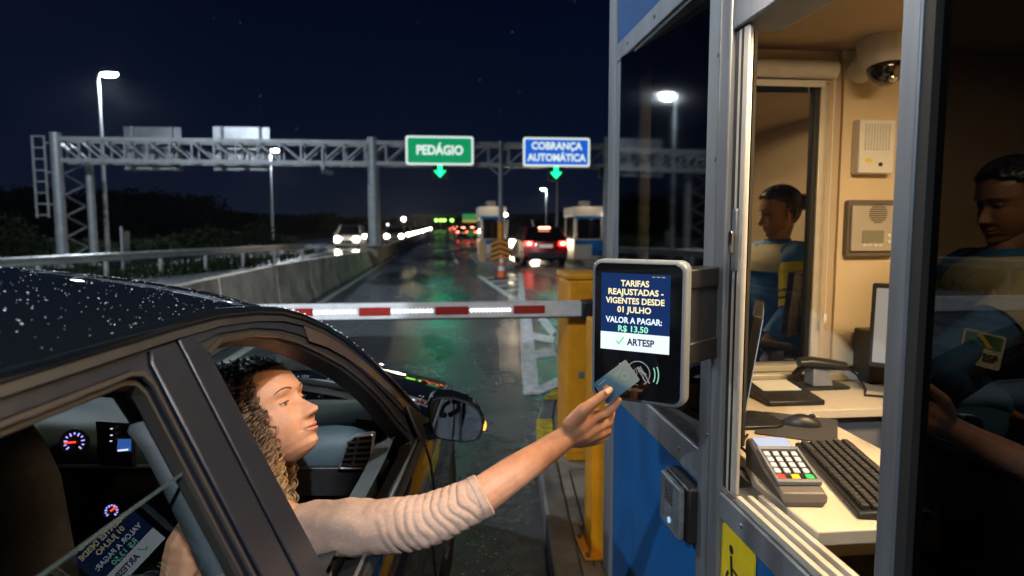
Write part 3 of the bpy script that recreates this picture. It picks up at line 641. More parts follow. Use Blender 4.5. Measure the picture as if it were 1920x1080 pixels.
# ------------------------------------------------------------------ far toll booths, chevron board, cone
def far_booth(label, x, y, w_, h_=2.42):
    r = thing('toll_booth', label, 'toll booth', (x, y, 0), 'far toll booths'); hw = w_ / 2; d_ = 2.2
    q = MB(); q.box(x - hw, x + hw, y, y + d_, .15, 1.02); q.build('wall', 'cream_alu', r, bevel=.02)
    q = MB(); q.box(x - hw + .05, x + hw - .05, y - .012, y - .002, .80, 1.0); q.box(x + hw * .2, x + hw + .004, y - .016, y - .004, .3, .95); q.build('panel', 'blue', r)
    q = MB()
    for sx_ in (-1, 1):
        for yy in (y + .06, y + d_ - .06): q.box(x + sx_ * hw - .06 - .06 * sx_, x + sx_ * hw + .06 - .06 * sx_, yy - .06, yy + .06, 1.02, 2.0)
    q.build('frame', 'cream_alu', r)
    q = MB(); q.box(x - hw + .13, x + hw - .13, y + .02, y + .03, 1.03, 1.85); q.box(x - hw + .02, x - hw + .03, y + .13, y + d_ - .13, 1.03, 1.95); q.box(x + hw - .03, x + hw - .02, y + .13, y + d_ - .13, 1.03, 1.95); q.build('window', 'black_gloss', r)
    q = MB(); q.box(x - hw - .05, x + hw + .05, y - .06, y + d_ + .06, 2.0, h_); q.build('fascia', 'cream_alu', r, bevel=.02)
    q = MB(); q.box(x - hw + .02, x + hw - .02, y - .075, y - .061, 1.90, 2.0); q.build('fascia_stripe', 'blue', r)
    q = MB(); q.box(x - .22, x + .22, y + .8, y + 1.3, h_, h_ + .28); q.build('roof_unit', 'steel_d', r, bevel=.02)
    q = MB(); q.ball((x + hw + .02, y - .1, h_ - .35), .06, 8, 6); q.build('lamp', M['lamp_far'], r)
    light('booth_light', 'AREA', (x, y - .7, 2.9), 9, (1, .8, .55), r, .5, direction=(0, .4, -1))
    return r
p = onY(931, 500, 27); far_booth('cream toll booth with blue panels on the middle island, behind the yellow sleeved pole', p.x, 29.0, 1.10)
far_booth('cream and blue toll booth on the right island, cut by the near booth', onY(1108, 470, 28).x, 28.4, 1.3)
for (cx, y0, y1, w_) in ((p.x + .02, 24.6, 36, 1.5), (onY(1115, 470, 28).x, 25, 36, 1.6)):
    P = [(cx - w_ / 2, y0 + .6), (cx - w_ * .3, y0), (cx + w_ * .3, y0), (cx + w_ / 2, y0 + .6), (cx + w_ / 2, y1), (cx - w_ / 2, y1)]; island('far', P)
c = onY(938, 486, 26.2); r = thing('chevron_board', 'yellow and black chevron board at the front of the middle island', 'road sign', (c.x, 26.2, 0))
q = MB(); q.box(c.x - .37, c.x + .37, 26.2, 26.24, .22, 1.06); q.build('board', 'ink', r)
q = MB()
for z in (.24, .44, .64, .84):
    for s_ in (-1, 1): q.prism([V((c.x, 26.197, z + .10)), V((c.x + s_ * .37, 26.197, z - .10 + .08)), V((c.x + s_ * .37, 26.197, z + .08)), V((c.x, 26.197, z + .22))], (0, -.006, 0))
q.build('stripe', 'yellow', r, smooth=0); q = MB()
for s_ in (-.25, .25): q.box(c.x + s_ - .03, c.x + s_ + .03, 26.245, 26.30, .14, .9)
q.build('post', 'steel_d', r)
c = onZ(941, 522, 0); r = thing('traffic_cone', 'orange traffic cone with white bands in front of the chevron board', 'traffic cone', (c.x, c.y, 0)); q = MB(); q.box(c.x - .2, c.x + .2, c.y - .2, c.y + .2, 0, .04); q.build('base', 'rubber', r, bevel=.01)
M['orange'] = mat('orange_plastic', (.75, .13, .03), .5)
q = MB(); q.lathe((c.x, c.y, .04), (0, 0, 1), [(.15, 0), (.11, .22), (.065, .48), (.03, .70), (0, .71)], 16); q.build('cone', 'orange', r)
for a, b in ((.20, .32), (.44, .56)): q = MB(); q.lathe((c.x, c.y, .04), (0, 0, 1), [(.15 - a * .172 + .004, a), (.15 - b * .172 + .004, b)], 16); q.build('band', 'white_paint', r)
for (px, Y, z1, lab) in ((904, 27.5, 1.0, 'cream bollard at the left of the middle booth'), (1070, 31, 1.25, 'cream barrier cabinet left of the right far booth'), (1079, 30, 1.15, 'cream barrier cabinet nearest the right far booth')):
    x = onY(px, 480, Y).x; q = MB(); q.rrect((x, Y, .0), (1, 0, 0), (0, 1, 0), .30, .30, .05, (0, 0, z1)); tag(q.build('bollard', mat('bollard_cream', (.55, .38, .18), .5, nz=.1), bevel=.02), lab, 'bollard', 'cream bollards by the far booths')
# ================================================================== BARRIER GATE
gt = thing('barrier_gate', 'yellow toll barrier cabinet with a red and white LED barrier arm lowered across the lane', 'barrier gate', (.9, 4.0, .145))
q = MB(); q.box(.735, 1.06, 3.86, 4.20, .1455, 1.245); q.build('cabinet', 'yellow', gt, bevel=.012)
q = MB(); q.box(.725, 1.07, 3.85, 4.21, 1.247, 1.285); q.build('lid', 'yellow', gt, bevel=.01)
q = MB(); q.box(.745, 1.05, 3.853, 3.859, .20, 1.20); q.build('door_panel', 'yellow', gt, bevel=.002)
q = MB(); q.box(.80, .835, 3.843, 3.853, .66, .70); q.build('lock', 'steel_d', gt, bevel=.004)
q = MB(); q.box(.80, 1.0, 3.74, 3.85, 1.02, 1.135); q.cyl((.86, 3.78, 1.078), (.86, 3.85, 1.078), .06, 16); q.build('pivot', 'black', gt, bevel=.01)
AY = 3.80; AZ = 1.085; ax1 = .80; ax0 = -2.35
q = MB(); q.box(ax0, ax1, AY - .03, AY + .03, AZ - .045, AZ + .045); q.build('arm', 'white_paint', gt, bevel=.006)
q = MB(); q.box(ax0, ax1, AY - .034, AY + .034, AZ - .05, AZ - .0455); q.build('arm_edge', 'rubber', gt)
def armx(px): return onY(px, 572, AY).x
for (a, b) in ((674, 733), (816, 878), (962, 1020), (530, 588), (380, 440)):
    q = MB(); q.box(armx(a), armx(b), AY - .0335, AY - .0305, AZ - .022, AZ + .024); q.build('red_band', mat('red_reflector', (.30, .022, .018), .3, nz=.2, nscale=60, emit=(1, .06, .04), es=.01), gt)
M['led'] = emis('white_led', (.85, .92, 1), 5)
for (a, b) in ((588, 674), (733, 816), (880, 962), (440, 530)):
    q = MB(); x = armx(a) + .012
    while x < armx(b) - .008: q.ball((x, AY - .031, AZ + .001), (.0080, .006, .0095), 8, 5); x += .0215
    q.build('led_strip', 'led', gt)
q = MB(); q.lathe((.93, 5.0, .1455), (0, 0, 1), [(0, 0), (.055, 0), (.055, .86), (.045, .88), (0, .88)], 14)
tag(q.build('grey_post', 'conc', smooth=40), 'short grey concrete post beside the barrier cabinet', 'post')
ypt = thing('yellow_post', 'square yellow steel post with bolted base plate in front of the booth corner', 'post', (.63, 2.76, .1455))
q = MB(); q.box(.622, .732, 2.70, 2.84, .152, 1.17); q.build('post', 'yellow', ypt, bevel=.004)
q = MB(); q.box(.588, .775, 2.66, 2.88, .1455, .158); q.build('base_plate', 'yellow', ypt, bevel=.003)
for x, y in ((.605, 2.68), (.605, 2.86)): q = MB(); q.cyl((x, y, .158), (x, y, .174), .011, 6); q.build('bolt', 'steel_d', ypt)

# ================================================================== NEAR TOLL BOOTH
BX, BY0, BY1, BXR = .66, -.9, 2.60, 2.35
bt = thing('near_toll_booth', 'blue and aluminium toll booth with its service window slid open and warm light inside', 'toll booth', (1.4, .85, .145))
SILL = .945
# lower walls
q = MB(); q.box(BX + .004, BX + .05, BY0, 2.50, .1455, .90); q.build('wall_panel', 'blue', bt)
q = MB(); q.box(BX + .1, BXR, 2.545, 2.60, .1455, 1.0); q.box(1.56, BXR, 2.505, 2.60, 1.0, 2.24); q.box(BX + .1, 1.56, 2.545, 2.60, 2.20, 2.245); q.build('far_wall', 'cream', bt)
q = MB(); q.box(BXR, BXR + .06, BY0, 2.6, .1455, 2.9); q.build('side_wall', 'cream', bt)
q = MB(); q.box(BX + .05, BXR, BY0 - .06, BY0, .1455, 2.9); q.build('rear_wall', 'cream', bt)
q = MB(); q.box(BX + .052, BXR, BY0, 2.54, .146, .175); q.build('booth_floor', 'floor_d', bt)
q = MB(); q.box(BX + .07, BXR, BY0, 2.545, 2.246, 2.30); q.build('ceiling', 'ceil', bt)
q = MB(); q.box(BX - .003, BX + .065, BY0, 2.50, 2.235, 2.95); q.build('fascia', 'blue', bt)
q = MB(); q.box(BX - .25, BXR + .25, BY0 - .2, 2.85, 2.95, 3.08); q.build('roof', 'lt_grey', bt, bevel=.02)
# aluminium framing on the lane side
def fr(name, x0, x1, y0, y1, z0, z1, m='alu', bev=.004): q = MB(); q.box(x0, x1, y0, y1, z0, z1); return q.build(name, m, bt, bevel=bev)
fr('corner_post', BX - .012, BX + .07, 2.502, 2.60, .1455, 2.95)
fr('window_jamb', BX - .006, BX + .06, 2.425, 2.50, .992, 2.165)
fr('window_head', BX - .008, BX + .062, 1.602, 2.50, 2.167, 2.233)
fr('window_rail', BX - .009, BX + .063, 1.602, 2.50, .902, .99)
fr('mullion', BX - .016, BX + .014, 1.475, 1.60, .1455, 2.95)
fr('sill_rail', BX - .013, BX + .045, BY0, 1.473, .872, .935)
fr('opening_head', BX - .012, BX + .10, BY0, 1.473, 1.995, 2.233)
# grooves of the extrusion and the jamb of the sliding window
fr('mullion_groove', BX - .0175, BX - .0155, 1.525, 1.532, .2, 2.9, 'alu_dark', 0)
fr('sliding_jamb', BX - .004, BX + .008, 1.408, 1.473, .948, 1.993, 'cream_alu')
fr('jamb_groove', BX - .0055, BX - .0035, 1.432, 1.440, .95, 1.99, 'trim', 0)
fr('jamb_groove', BX - .0055, BX - .0035, 1.456, 1.468, .95, 1.99, 'trim', 0)
for i, x in enumerate((BX - .004, BX + .022, BX + .048)): fr('sill_track', x, x + .012, BY0, 1.40, .936, .952, 'cream_alu', .001)
fr('sill_base', BX - .008, BX + .075, BY0, 1.473, .9355, .940, 'alu_dark', 0)
# window latch
q = MB(); q.box(BX - .012, BX - .001, 1.428, 1.448, 1.46, 1.60); l_ = q.build('latch', 'alu_dark', bt, bevel=.003); q = MB(); q.box(BX - .022, BX - .012, 1.43, 1.445, 1.50, 1.55); q.build('latch_lever', 'chrome', l_, bevel=.003)
# glazing
q = MB(); x_ = BX + .02; dxx = .030
q.add([(x_ - dxx, 2.43, .985), (x_ + dxx, 1.598, .985), (x_ + dxx, 1.598, 2.17), (x_ - dxx, 2.43, 2.17)], [(0, 1, 2, 3)])
q.build('window_pane', 'dark_glass', bt, smooth=0)
q = MB(); q.ring([(BX + .0, 1.60, .99), (BX, 2.425, .99), (BX, 2.425, 2.167), (BX, 1.60, 2.167)], [(BX, 1.612, 1.002), (BX, 2.413, 1.002), (BX, 2.413, 2.155), (BX, 1.612, 2.155)], (.05, 0, 0)); q.build('window_gasket', 'trim', bt, smooth=0)
# roller blind behind the dark pane and a dark inner lining
q = MB(); q.box(BX + .11, BX + .118, 1.62, 2.44, .99, 2.20); q.build('window_blind', mat('dark_blind', (.03, .028, .026), .8, nz=.3, nscale=8, stretch=(1, 6, .2)), bt)
# sliding sash (right): stile, rails, pane
SX = BX + .028
fr('sash_stile', SX - .016, SX + .016, .903, .944, .953, 1.993, 'alu', .004)
fr('sash_seal', SX - .012, SX + .012, .880, .902, .953, 1.993, 'rubber', 0)
q = MB(); q.add([(SX, BY0, .955), (SX, .882, .955), (SX, .882, 1.99), (SX, BY0, 1.99)], [(0, 1, 2, 3)]); q.build('sash_pane', 'right_glass', bt, smooth=0)
fr('sash_bottom_rail', SX - .014, SX + .014, BY0, .879, .953, .965, 'alu_dark', .002)
# far-wall window with blind
def fw(name, x0, x1, y0, y1, z0, z1, m='cream_alu', bev=.004): q = MB(); q.box(x0, x1, y0, y1, z0, z1); return q.build(name, m, bt, bevel=bev)
fw('far_window_jamb', 1.462, 1.50, 2.50, 2.543, 1.01, 2.11); fw('far_window_jamb', .74, .80, 2.50, 2.543, 1.01, 2.11)
fw('far_window_sill', .74, 1.50, 2.485, 2.544, .985, 1.009); fw('far_window_head', .74, 1.50, 2.502, 2.544, 2.111, 2.20)
fw('far_window_reveal', 1.501, 1.558, 2.515, 2.5445, 1.0, 2.199, 'ceil')  # the darker ceiling paint puts the reveal's shade into its colour
fw('far_window_gasket', 1.445, 1.461, 2.512, 2.543, 1.01, 2.11, 'trim', 0)
q = MB(); q.add([(.80, 2.53, 1.01), (1.446, 2.53, 1.01), (1.446, 2.53, 2.111), (.80, 2.53, 2.111)], [(0, 1, 2, 3)]); q.build('far_window_pane', 'night_glass', bt, smooth=0)
q = MB(); q.tube([(.76, 2.47, 2.155), (1.497, 2.47, 2.155)], .034, 18); rb = q.build('roller_blind', 'white_pl', bt)
q = MB(); q.box(.78, 1.46, 2.464, 2.476, 2.090, 2.115); q.build('blind_bar', 'white_pl', rb, bevel=.003)
q = MB(); q.tube([(1.49, 2.455, 2.15), (1.488, 2.455, 1.6), (1.49, 2.455, 1.22)], .003, 6); q.ball((1.49, 2.455, 1.20), (.008, .008, .022), 8, 6); q.build('blind_cord', 'white_pl', rb)
# desk: one slab along the lane side, one along the far wall
dk = thing('counter', 'cream laminate counter running round inside the booth', 'counter', (1.2, 2.0, .176))
q = MB(); q.prism([V((x, y, .922)) for x, y in ((BX + .078, 1.21), (.96, 1.21), (1.10, 1.40), (1.19, 1.66), (1.20, 2.05), (2.3, 2.05), (2.3, 2.495), (BX + .125, 2.495), (BX + .125, 1.62), (BX + .078, 1.47))], (0, 0, .032)); q.build('top', 'desk', dk, bevel=.004)
q = MB(); q.box(.76, 2.3, 2.44, 2.484, .955, .985); q.build('cable_trunk', 'cream_alu', dk, bevel=.004)
q = MB(); q.box(1.22, 2.28, 2.09, 2.43, .60, .915); q.build('drawer_box', 'grey_pl', dk, bevel=.004)
q = MB(); q.box(.76, .80, 1.3, 2.45, .176, .92); q.box(1.1, 1.14, 2.2, 2.45, .176, .92); q.build('support', 'grey_pl', dk)
# ceiling lamp of the booth
cl = thing('ceiling_lamp', 'warm light panel on the booth ceiling', 'ceiling lamp', (1.35, 1.2, 2.245))
q = MB(); q.box(1.12, 1.72, 1.02, 1.32, 2.205, 2.245); q.build('housing', 'white_pl', cl, bevel=.004)
q = MB(); q.box(1.14, 1.70, 1.04, 1.30, 2.198, 2.204); q.build('diffuser', emis('warm_panel', (1, .74, .40), 5), cl)
light('lamp_light', 'AREA', (1.42, 1.17, 2.19), 47, (1, .70, .38), cl, .55, direction=(0, 0, -1), size_y=.25)
# unseen warm lamp added over the service window to light the woman
el = thing('fill_lamp', 'added warm fill light out of view above the service window', 'lamp', (.58, 1.15, 2.3))
q = MB(); q.box(.50, .655, .95, 1.35, 2.26, 2.33); q.build('housing', 'lt_grey', el, bevel=.01); q = MB(); q.box(.515, .645, .97, 1.33, 2.252, 2.2595); q.build('lens', emis('fill_lens', (1, .78, .5), 6), el)
light('lamp_light', 'AREA', (.57, 1.15, 2.235), 30, (1, .74, .48), el, .13, direction=(-.9, .28, -1.05), size_y=.35)

# intercom box on the blue panel (lane side)
ic = thing('intercom_box', 'grey weathered intercom box on the blue booth panel below the reader', 'intercom', (.64, 1.75, .77))
q = MB(); q.box(BX - .042, BX + .003, 1.592, 1.768, .742, .892); q.build('box', 'black', ic, bevel=.008)
q = MB(); q.rrect((BX - .043, 1.682, .816), (0, -1, 0), (0, 0, 1), .150, .140, .010, (-.017, 0, 0)); q.build('cover', mat('worn_grey', (.20, .22, .24), .42, .3, nz=.3, nscale=18), ic, bevel=.005)
q = MB()
for i in range(6): q.box(BX - .0622, BX - .059, 1.655, 1.715, .822 + i * .0095, .8255 + i * .0095)
q.build('grille', 'black', ic); q = MB(); q.cyl((BX - .060, 1.675, .775), (BX - .0635, 1.675, .775), .008, 14); q.build('call_button', emis('blue_button', (.4, .65, 1), .9), ic)
for k, (y, z) in enumerate([(1.54, z) for z in (.3, .62, 1.05, 1.38, 1.72, 1.96)]): q = MB(); q.lathe((BX - .016, y, z), (-1, 0, 0), [(0, .003), (.004, .0028), (.006, .001), (.006, 0)], 10); q.build('screw', 'alu_dark', bt)
for k, (y, z) in enumerate([(y, z) for y in (1.75, 2.05, 2.35) for z in (.945, 2.2)] + [(y, .905) for y in (1.35, 1.05)]): q = MB(); q.lathe((BX - (.009 if z != .905 else .013), y, z), (-1, 0, 0), [(0, .003), (.004, .0028), (.006, .001), (.006, 0)], 10); q.build('screw', 'alu_dark', bt)
# accessibility sign
ss = thing('wheelchair_sign', 'yellow sign with a black wheelchair symbol on the blue booth panel', 'sign', (BX, 1.38, .72))
q = MB(); q.rrect((BX + .002, 1.39, .757), (0, -1, 0), (0, 0, 1), .165, .215, .018, (-.005, 0, 0)); q.build('plate', 'sign_y', ss)
q = MB(); X_, Y_ = V((0, -1, 0)), V((0, 0, 1)); o_ = V((BX - .0036, 1.395, .755))
def s2(a, b): return o_ + X_ * a + Y_ * b
def disc(mb, c, r, n=20): mb.add([s2(c[0] + r * math.cos(6.2832 * k / n), c[1] + r * math.sin(6.2832 * k / n)) for k in range(n)], [tuple(range(n))])
def arc(mb, c, r, w_, a0, a1, n=24, f=None):
    f = f or s2; P = [(R(a0 + (a1 - a0) * k / n)) for k in range(n + 1)]
    mb.add([f(c[0] + (r - w_ / 2) * math.cos(a), c[1] + (r - w_ / 2) * math.sin(a)) for a in P] + [f(c[0] + (r + w_ / 2) * math.cos(a), c[1] + (r + w_ / 2) * math.sin(a)) for a in P], [(k, k + 1, n + 2 + k, n + 1 + k) for k in range(n)])
def line2(mb, a, b, w_, f=None):
    f = f or s2; dx, dy = b[0] - a[0], b[1] - a[1]; l_ = math.hypot(dx, dy); nx, ny = -dy / l_ * w_ / 2, dx / l_ * w_ / 2
    mb.add([f(a[0] - nx, a[1] - ny), f(b[0] - nx, b[1] - ny), f(b[0] + nx, b[1] + ny), f(a[0] + nx, a[1] + ny)], [(0, 1, 2, 3)])
disc(q, (-.022, .062), .011); line2(q, (-.022, .048), (-.016, .0), .013); line2(q, (-.018, .02), (.018, .016), .008); line2(q, (-.017, -.002), (.02, -.006), .013); line2(q, (.02, -.002), (.034, -.048), .012); line2(q, (.032, -.045), (.046, -.04), .010); arc(q, (-.008, -.025), .038, .009, 130, 345)
q.build('wheelchair_symbol', 'ink', ss, smooth=0)

# ================================================================== CARD READER TERMINAL
tl, tr_, bl, br_ = av(1112, 488, 1.50), av(1291, 487, 1.392), av(1109, 745, 1.50), av(1276, 767, 1.392)
c = (tl + tr_ + bl + br_) / 4; xd = ((tr_ - tl) + (br_ - bl)); xd.z = 0; xd.normalize(); zd = V((0, 0, 1)); nd = xd.cross(zd).normalized()
TW = (tr_ - tl).length; TH = ((tl - bl).length + (tr_ - br_).length) / 2
rt = thing('card_reader', 'black card reader with lit tariff screen on a bracket at the booth window', 'card reader', tuple(c))
T = lambda a, b, o=0: c + xd * (a * TW) + zd * (b * TH) + nd * o           # face coordinates -0.5 … 0.5
q = MB(); q.rrect(c, xd, zd, TW, TH, .022, -nd * .042, 8); q.build('bezel', mat('pale_grey_shell', (.20, .235, .28), .4, .15, nz=.04), rt, bevel=.007, seg=3)
q = MB(); q.rrect(c + nd * .0005, xd, zd, TW - .017, TH - .017, .017, nd * .0012, 8); q.build('front_glass', mat('front_black_glass', (.005, .006, .008), .09, coat=.3), rt, bevel=.0006)
q = MB(); q.rrect(c - nd * .0425, xd, zd, TW - .03, TH - .03, .02, -nd * .035, 6); q.build('rear_shell', 'black', rt, bevel=.006)
fx = lambda px: (px - 1111) / 180 - .5
sw0, sw1 = fx(1131), fx(1263); st0, st1 = .405, -.135
q = MB(); q.add([T(sw0, st1, .0022), T(sw1, st1, .0022), T(sw1, st0, .0022), T(sw0, st0, .0022)], [(0, 1, 2, 3)])
screen = q.build('screen', emis('blue_screen', (.005, .024, .105), 1.0), rt, smooth=0)
q = MB(); q.add([T(sw0, st1 + .0, .0026), T(sw1, st1, .0026), T(sw1, st1 + .125, .0026), T(sw0, st1 + .125, .0026)], [(0, 1, 2, 3)]); q.build('banner', emis('white_banner', (.80, .90, 1), 1.0), screen, smooth=0)
M['t_cream'] = emis('cream_text', (1, .88, .50), 1.0); M['t_white'] = emis('white_text', (.80, .93, 1), 1.05); M['t_green'] = emis('green_text', (.35, 1, .62), .95); M['t_navy'] = mat('navy_text', (.01, .02, .06), .5); M['t_tick'] = emis('tick_green', (.15, .72, .25), .9); M['t_grey'] = mat('grey_print', (.45, .45, .46), .5); M['t_mint'] = emis('mint_wave', (.40, .85, .60), .6)
scx = (sw0 + sw1) / 2
def ttxt(name, s, x, y, h_, wd_, m_, bold=.0004, par=screen):
    q = MB(); text_mesh(q, s, h_, T(x, y, .003), xd, zd, bold=bold, width=wd_ * TW if wd_ else None); return q.build(name, m_, par, smooth=0)
ttxt('text_line', 'TARIFAS', scx, .335, .0185, .30, 't_cream', .0005); ttxt('text_line', 'REAJUSTADAS -', scx + .005, .275, .0185, .585, 't_cream', .0005); ttxt('text_line', 'VIGENTES DESDE', scx, .213, .0185, .625, 't_cream', .0005); ttxt('text_line', '01 JULHO', scx - .005, .152, .0185, .36, 't_cream', .0005)
ttxt('text_line', 'VALOR A PAGAR:', scx - .01, .077, .0185, .60, 't_white', .0005); ttxt('text_line', 'R$ 13,50', scx - .015, .018, .0185, .32, 't_green', .0004)
ttxt('banner_text', 'ARTESP', scx + .07, -.073, .021, .29, 't_navy', .0007)
ft = lambda a, b: T(a, b, .0032)
def tick(mb, x, y, s): line2(mb, (x - .035 * s, y + .0 * s), (x - .01 * s, y - .02 * s), .012 * s, ft); line2(mb, (x - .013 * s, y - .023 * s), (x + .045 * s, y + .03 * s), .012 * s, ft)
q = MB(); tick(q, scx - .155, -.07, 1); q.build('tick_mark', 't_tick', screen, smooth=0)
q = MB(); q.box(0, 0, 0, 0, 0, 0); q = MB()
for k in range(3): q.add([T(sw1 - .19 + k * .05, st0 - .022, .003), T(sw1 - .155 + k * .05, st0 - .022, .003), T(sw1 - .155 + k * .05, st0 - .014, .003), T(sw1 - .19 + k * .05, st0 - .014, .003)], [(0, 1, 2, 3)])
q.build('status_icons', 't_grey', screen, smooth=0)
# contactless emblem: ring, hand with card, waves
asp = TW / TH
fa = lambda a, b: T(fx(1206) + a / TW, -.285 + b / TH, .0024)
q = MB(); arc(q, (0, 0), .0265, .0022, -60, 270, 30, fa); line2(q, (-.002, .013), (.018, -.003), .006, fa); line2(q, (.004, .016), (.022, -.011), .0022, fa); line2(q, (.0, .006), (.013, -.009), .0022, fa); line2(q, (.018, -.005), (.026, -.020), .0032, fa); line2(q, (.010, -.008), (.018, -.018), .0026, fa)
for r_ in (.010, .015): arc(q, (-.018, 0), r_, .0016, -45, 45, 10, fa)
q.build('contactless_emblem', 't_grey', rt, smooth=0)
q = MB()
for r_ in (.038, .046): arc(q, (0, 0), r_, .0025, -24, 24, 12, fa); arc(q, (0, 0), r_, .0022, 156, 204, 12, fa)
q.build('wave_mark', 't_mint', rt, smooth=0)
ttxt('maker_mark', 'ARTESP', fx(1200), -.405, .0085, .18, 't_grey', .0003, rt); q = MB(); tick(q, fx(1178), -.405, .45); q.build('maker_tick', 't_grey', rt, smooth=0)
# bracket to the mullion
bk = MB(); a = T(.30, .12, -.078); b = V((BX - .016, 1.54, a.z)); bk.bar(a, b, .05, .17); bk.build('bracket', mat('bracket_metal', (.05, .055, .065), .35, .6), rt, bevel=.004)
bk = MB(); bk.bar(T(.30, .36, -.078), V((BX - .016, 1.54, T(0, .36).z)), .06, .045); bk.build('bracket_clamp', 'black', rt, bevel=.004); bk = MB(); bk.bar(T(.30, -.17, -.078), V((BX - .016, 1.54, T(0, -.17).z)), .06, .05); bk.build('bracket_clamp', 'black', rt, bevel=.004)

# ================================================================== INSIDE THE BOOTH
# dome camera
p = V((1.615, 2.36, 2.245)); dc = thing('dome_camera', 'white dome security camera with a dark glass eye at the booth ceiling corner', 'security camera', tuple(p))
q = MB(); q.lathe(p, (0, -.18, -1), [(0, 0), (.088, 0), (.092, .012), (.090, .06), (.080, .092), (.066, .108)], 32); q.build('housing', 'white_pl', dc)
q = MB(); q.lathe(p, (0, -.18, -1), [(.066, .104), (.066, .115), (.060, .138), (.045, .160), (.022, .173), (0, .176)], 32); q.build('dome', mat('dome_glass', (.012, .010, .008), .04, coat=1), dc)
q = MB(); q.ball(p + V((.0, -.062, -.15)), (.019, .012, .019), 14, 8); q.build('lens', 'chrome', dc)
# wall bracket
q = MB(); q.cyl(p + V((0, .03, -.05)), V((1.615, 2.505, 2.16)), .05, 20); q.build('wall_mount', 'white_pl', dc)
# siren / sounder
p = V((1.675, 2.505, 1.868)); sn = thing('wall_sounder', 'white wall sounder box with a dotted grille', 'alarm box', tuple(p))
q = MB(); q.box(1.60, 1.748, 2.455, 2.505, 1.765, 1.972); q.build('case', 'white_pl', sn, bevel=.006); q = MB()
for i in range(12):
    for k in range(9): q.box(1.622 + k * .012, 1.628 + k * .012, 2.453, 2.456, 1.855 + i * .0085, 1.859 + i * .0085)
stuff(q.build('grille', 'lt_grey', sn, smooth=0)); q = MB(); q.cyl((1.69, 2.456, 1.80), (1.69, 2.451, 1.80), .008, 14); q.build('sensor', 'black_gloss', sn); q = MB(); q.box(1.63, 1.655, 2.4535, 2.456, 1.808, 1.822); q.build('tag', 'sign_y', sn)
# wall intercom
p = V((1.68, 2.505, 1.55)); wi = thing('wall_intercom', 'silver wall intercom with round speaker slots and a small grey display', 'intercom', tuple(p))
q = MB(); q.rrect((1.68, 2.504, 1.553), (1, 0, 0), (0, 0, 1), .20, .222, .012, (0, -.03, 0)); q.build('back_shell', mat('bronze_grey', (.13, .11, .09), .45), wi, bevel=.004)
q = MB(); q.rrect((1.68, 2.473, 1.553), (1, 0, 0), (0, 0, 1), .182, .178, .006, (0, -.014, 0)); q.build('front', mat('brushed_plate', (.50, .46, .40), .4, .35), wi, bevel=.003)
q = MB()
for i in range(9):
    z = 1.575 + i * .0085; w_ = math.sqrt(max(.0001, .038 ** 2 - (z - 1.609) ** 2)); q.box(1.695 - w_, 1.695 + w_, 2.4575, 2.4595, z, z + .0038)
q.build('speaker_slots', 'black', wi, smooth=0)
q = MB(); q.box(1.632, 1.722, 2.457, 2.460, 1.497, 1.545); q.build('display', mat('lcd', (.20, .20, .14), .25), wi)
for i in range(4): q = MB(); q.box(1.636 + i * .022, 1.652 + i * .022, 2.456, 2.459, 1.484, 1.491); q.build('button', 'white_pl', wi)
for z in (1.50, 1.525): q = MB(); q.cyl((1.745, 2.46, z), (1.745, 2.455, z), .007, 10); q.build('round_button', 'white_pl', wi)

# monitors
def monitor(label, c, yaw, tilt, w_, h_, stand=True, lit=.5):
    r = thing('monitor', label, 'monitor', (c[0], c[1], .9545)); fw_ = V((math.sin(yaw), -math.cos(yaw), 0)); xr_ = V((math.cos(yaw), math.sin(yaw), 0)); up = (V((0, 0, 1)) - fw_ * math.tan(tilt)).normalized(); n_ = xr_.cross(up).normalized(); c = V(c)
    q = MB(); q.rrect(c, xr_, up, w_, h_, .008, -n_ * .028); q.build('shell', 'black', r, bevel=.004)
    q = MB(); q.rrect(c + n_ * .001, xr_, up, w_ - .03, h_ - .035, .002, n_ * .0012); q.build('screen', emis('white_screen', (.62, .68, .76), lit), r, smooth=0)
    if stand:
        q = MB(); q.bar(c - n_ * .035, V((c.x, c.y, .965)) - n_ * .05, .05, .025); q.build('stand', 'black', r); q = MB(); q.rrect(V((c.x, c.y, .9545)) - V((n_.x, n_.y, 0)) * .03, (1, 0, 0), (0, 1, 0), .22, .17, .05, (0, 0, .012)); q.build('base', 'black', r, bevel=.003)
    return r
monitor('black monitor seen nearly edge on behind the window mullion', (.95, 1.93, 1.165), R(63), R(-8), .40, .30)
monitor('black monitor by the right edge of the open window, beyond the cable', (1.665, 2.085, 1.21), R(-45), R(5), .40, .30, lit=.16)
q = MB(); q.box(1.63, 1.75, 2.37, 2.48, .9545, 1.16); tag(q.build('computer_box', 'black', bevel=.006), 'small black computer box standing behind the right monitor', 'computer')
# fare printer / tablet behind the card machine
ph = thing('desk_terminal', 'flat black desk terminal with a white label, on the counter by the monitor', 'desk terminal', (1.17, 2.2, .9545))
q = MB(); q.prism([V((1.09, y, z)) for y, z in ((2.10, .9545), (2.33, .9545), (2.33, .995), (2.10, .972))], (.20, 0, 0)); q.build('body', 'black', ph, bevel=.004)
q = MB(); q.prism([V((1.12, y, z)) for y, z in ((2.20, .9835), (2.31, .9945), (2.31, .9962), (2.20, .9852))], (.14, 0, 0)); q.build('label', 'white_pl', ph)
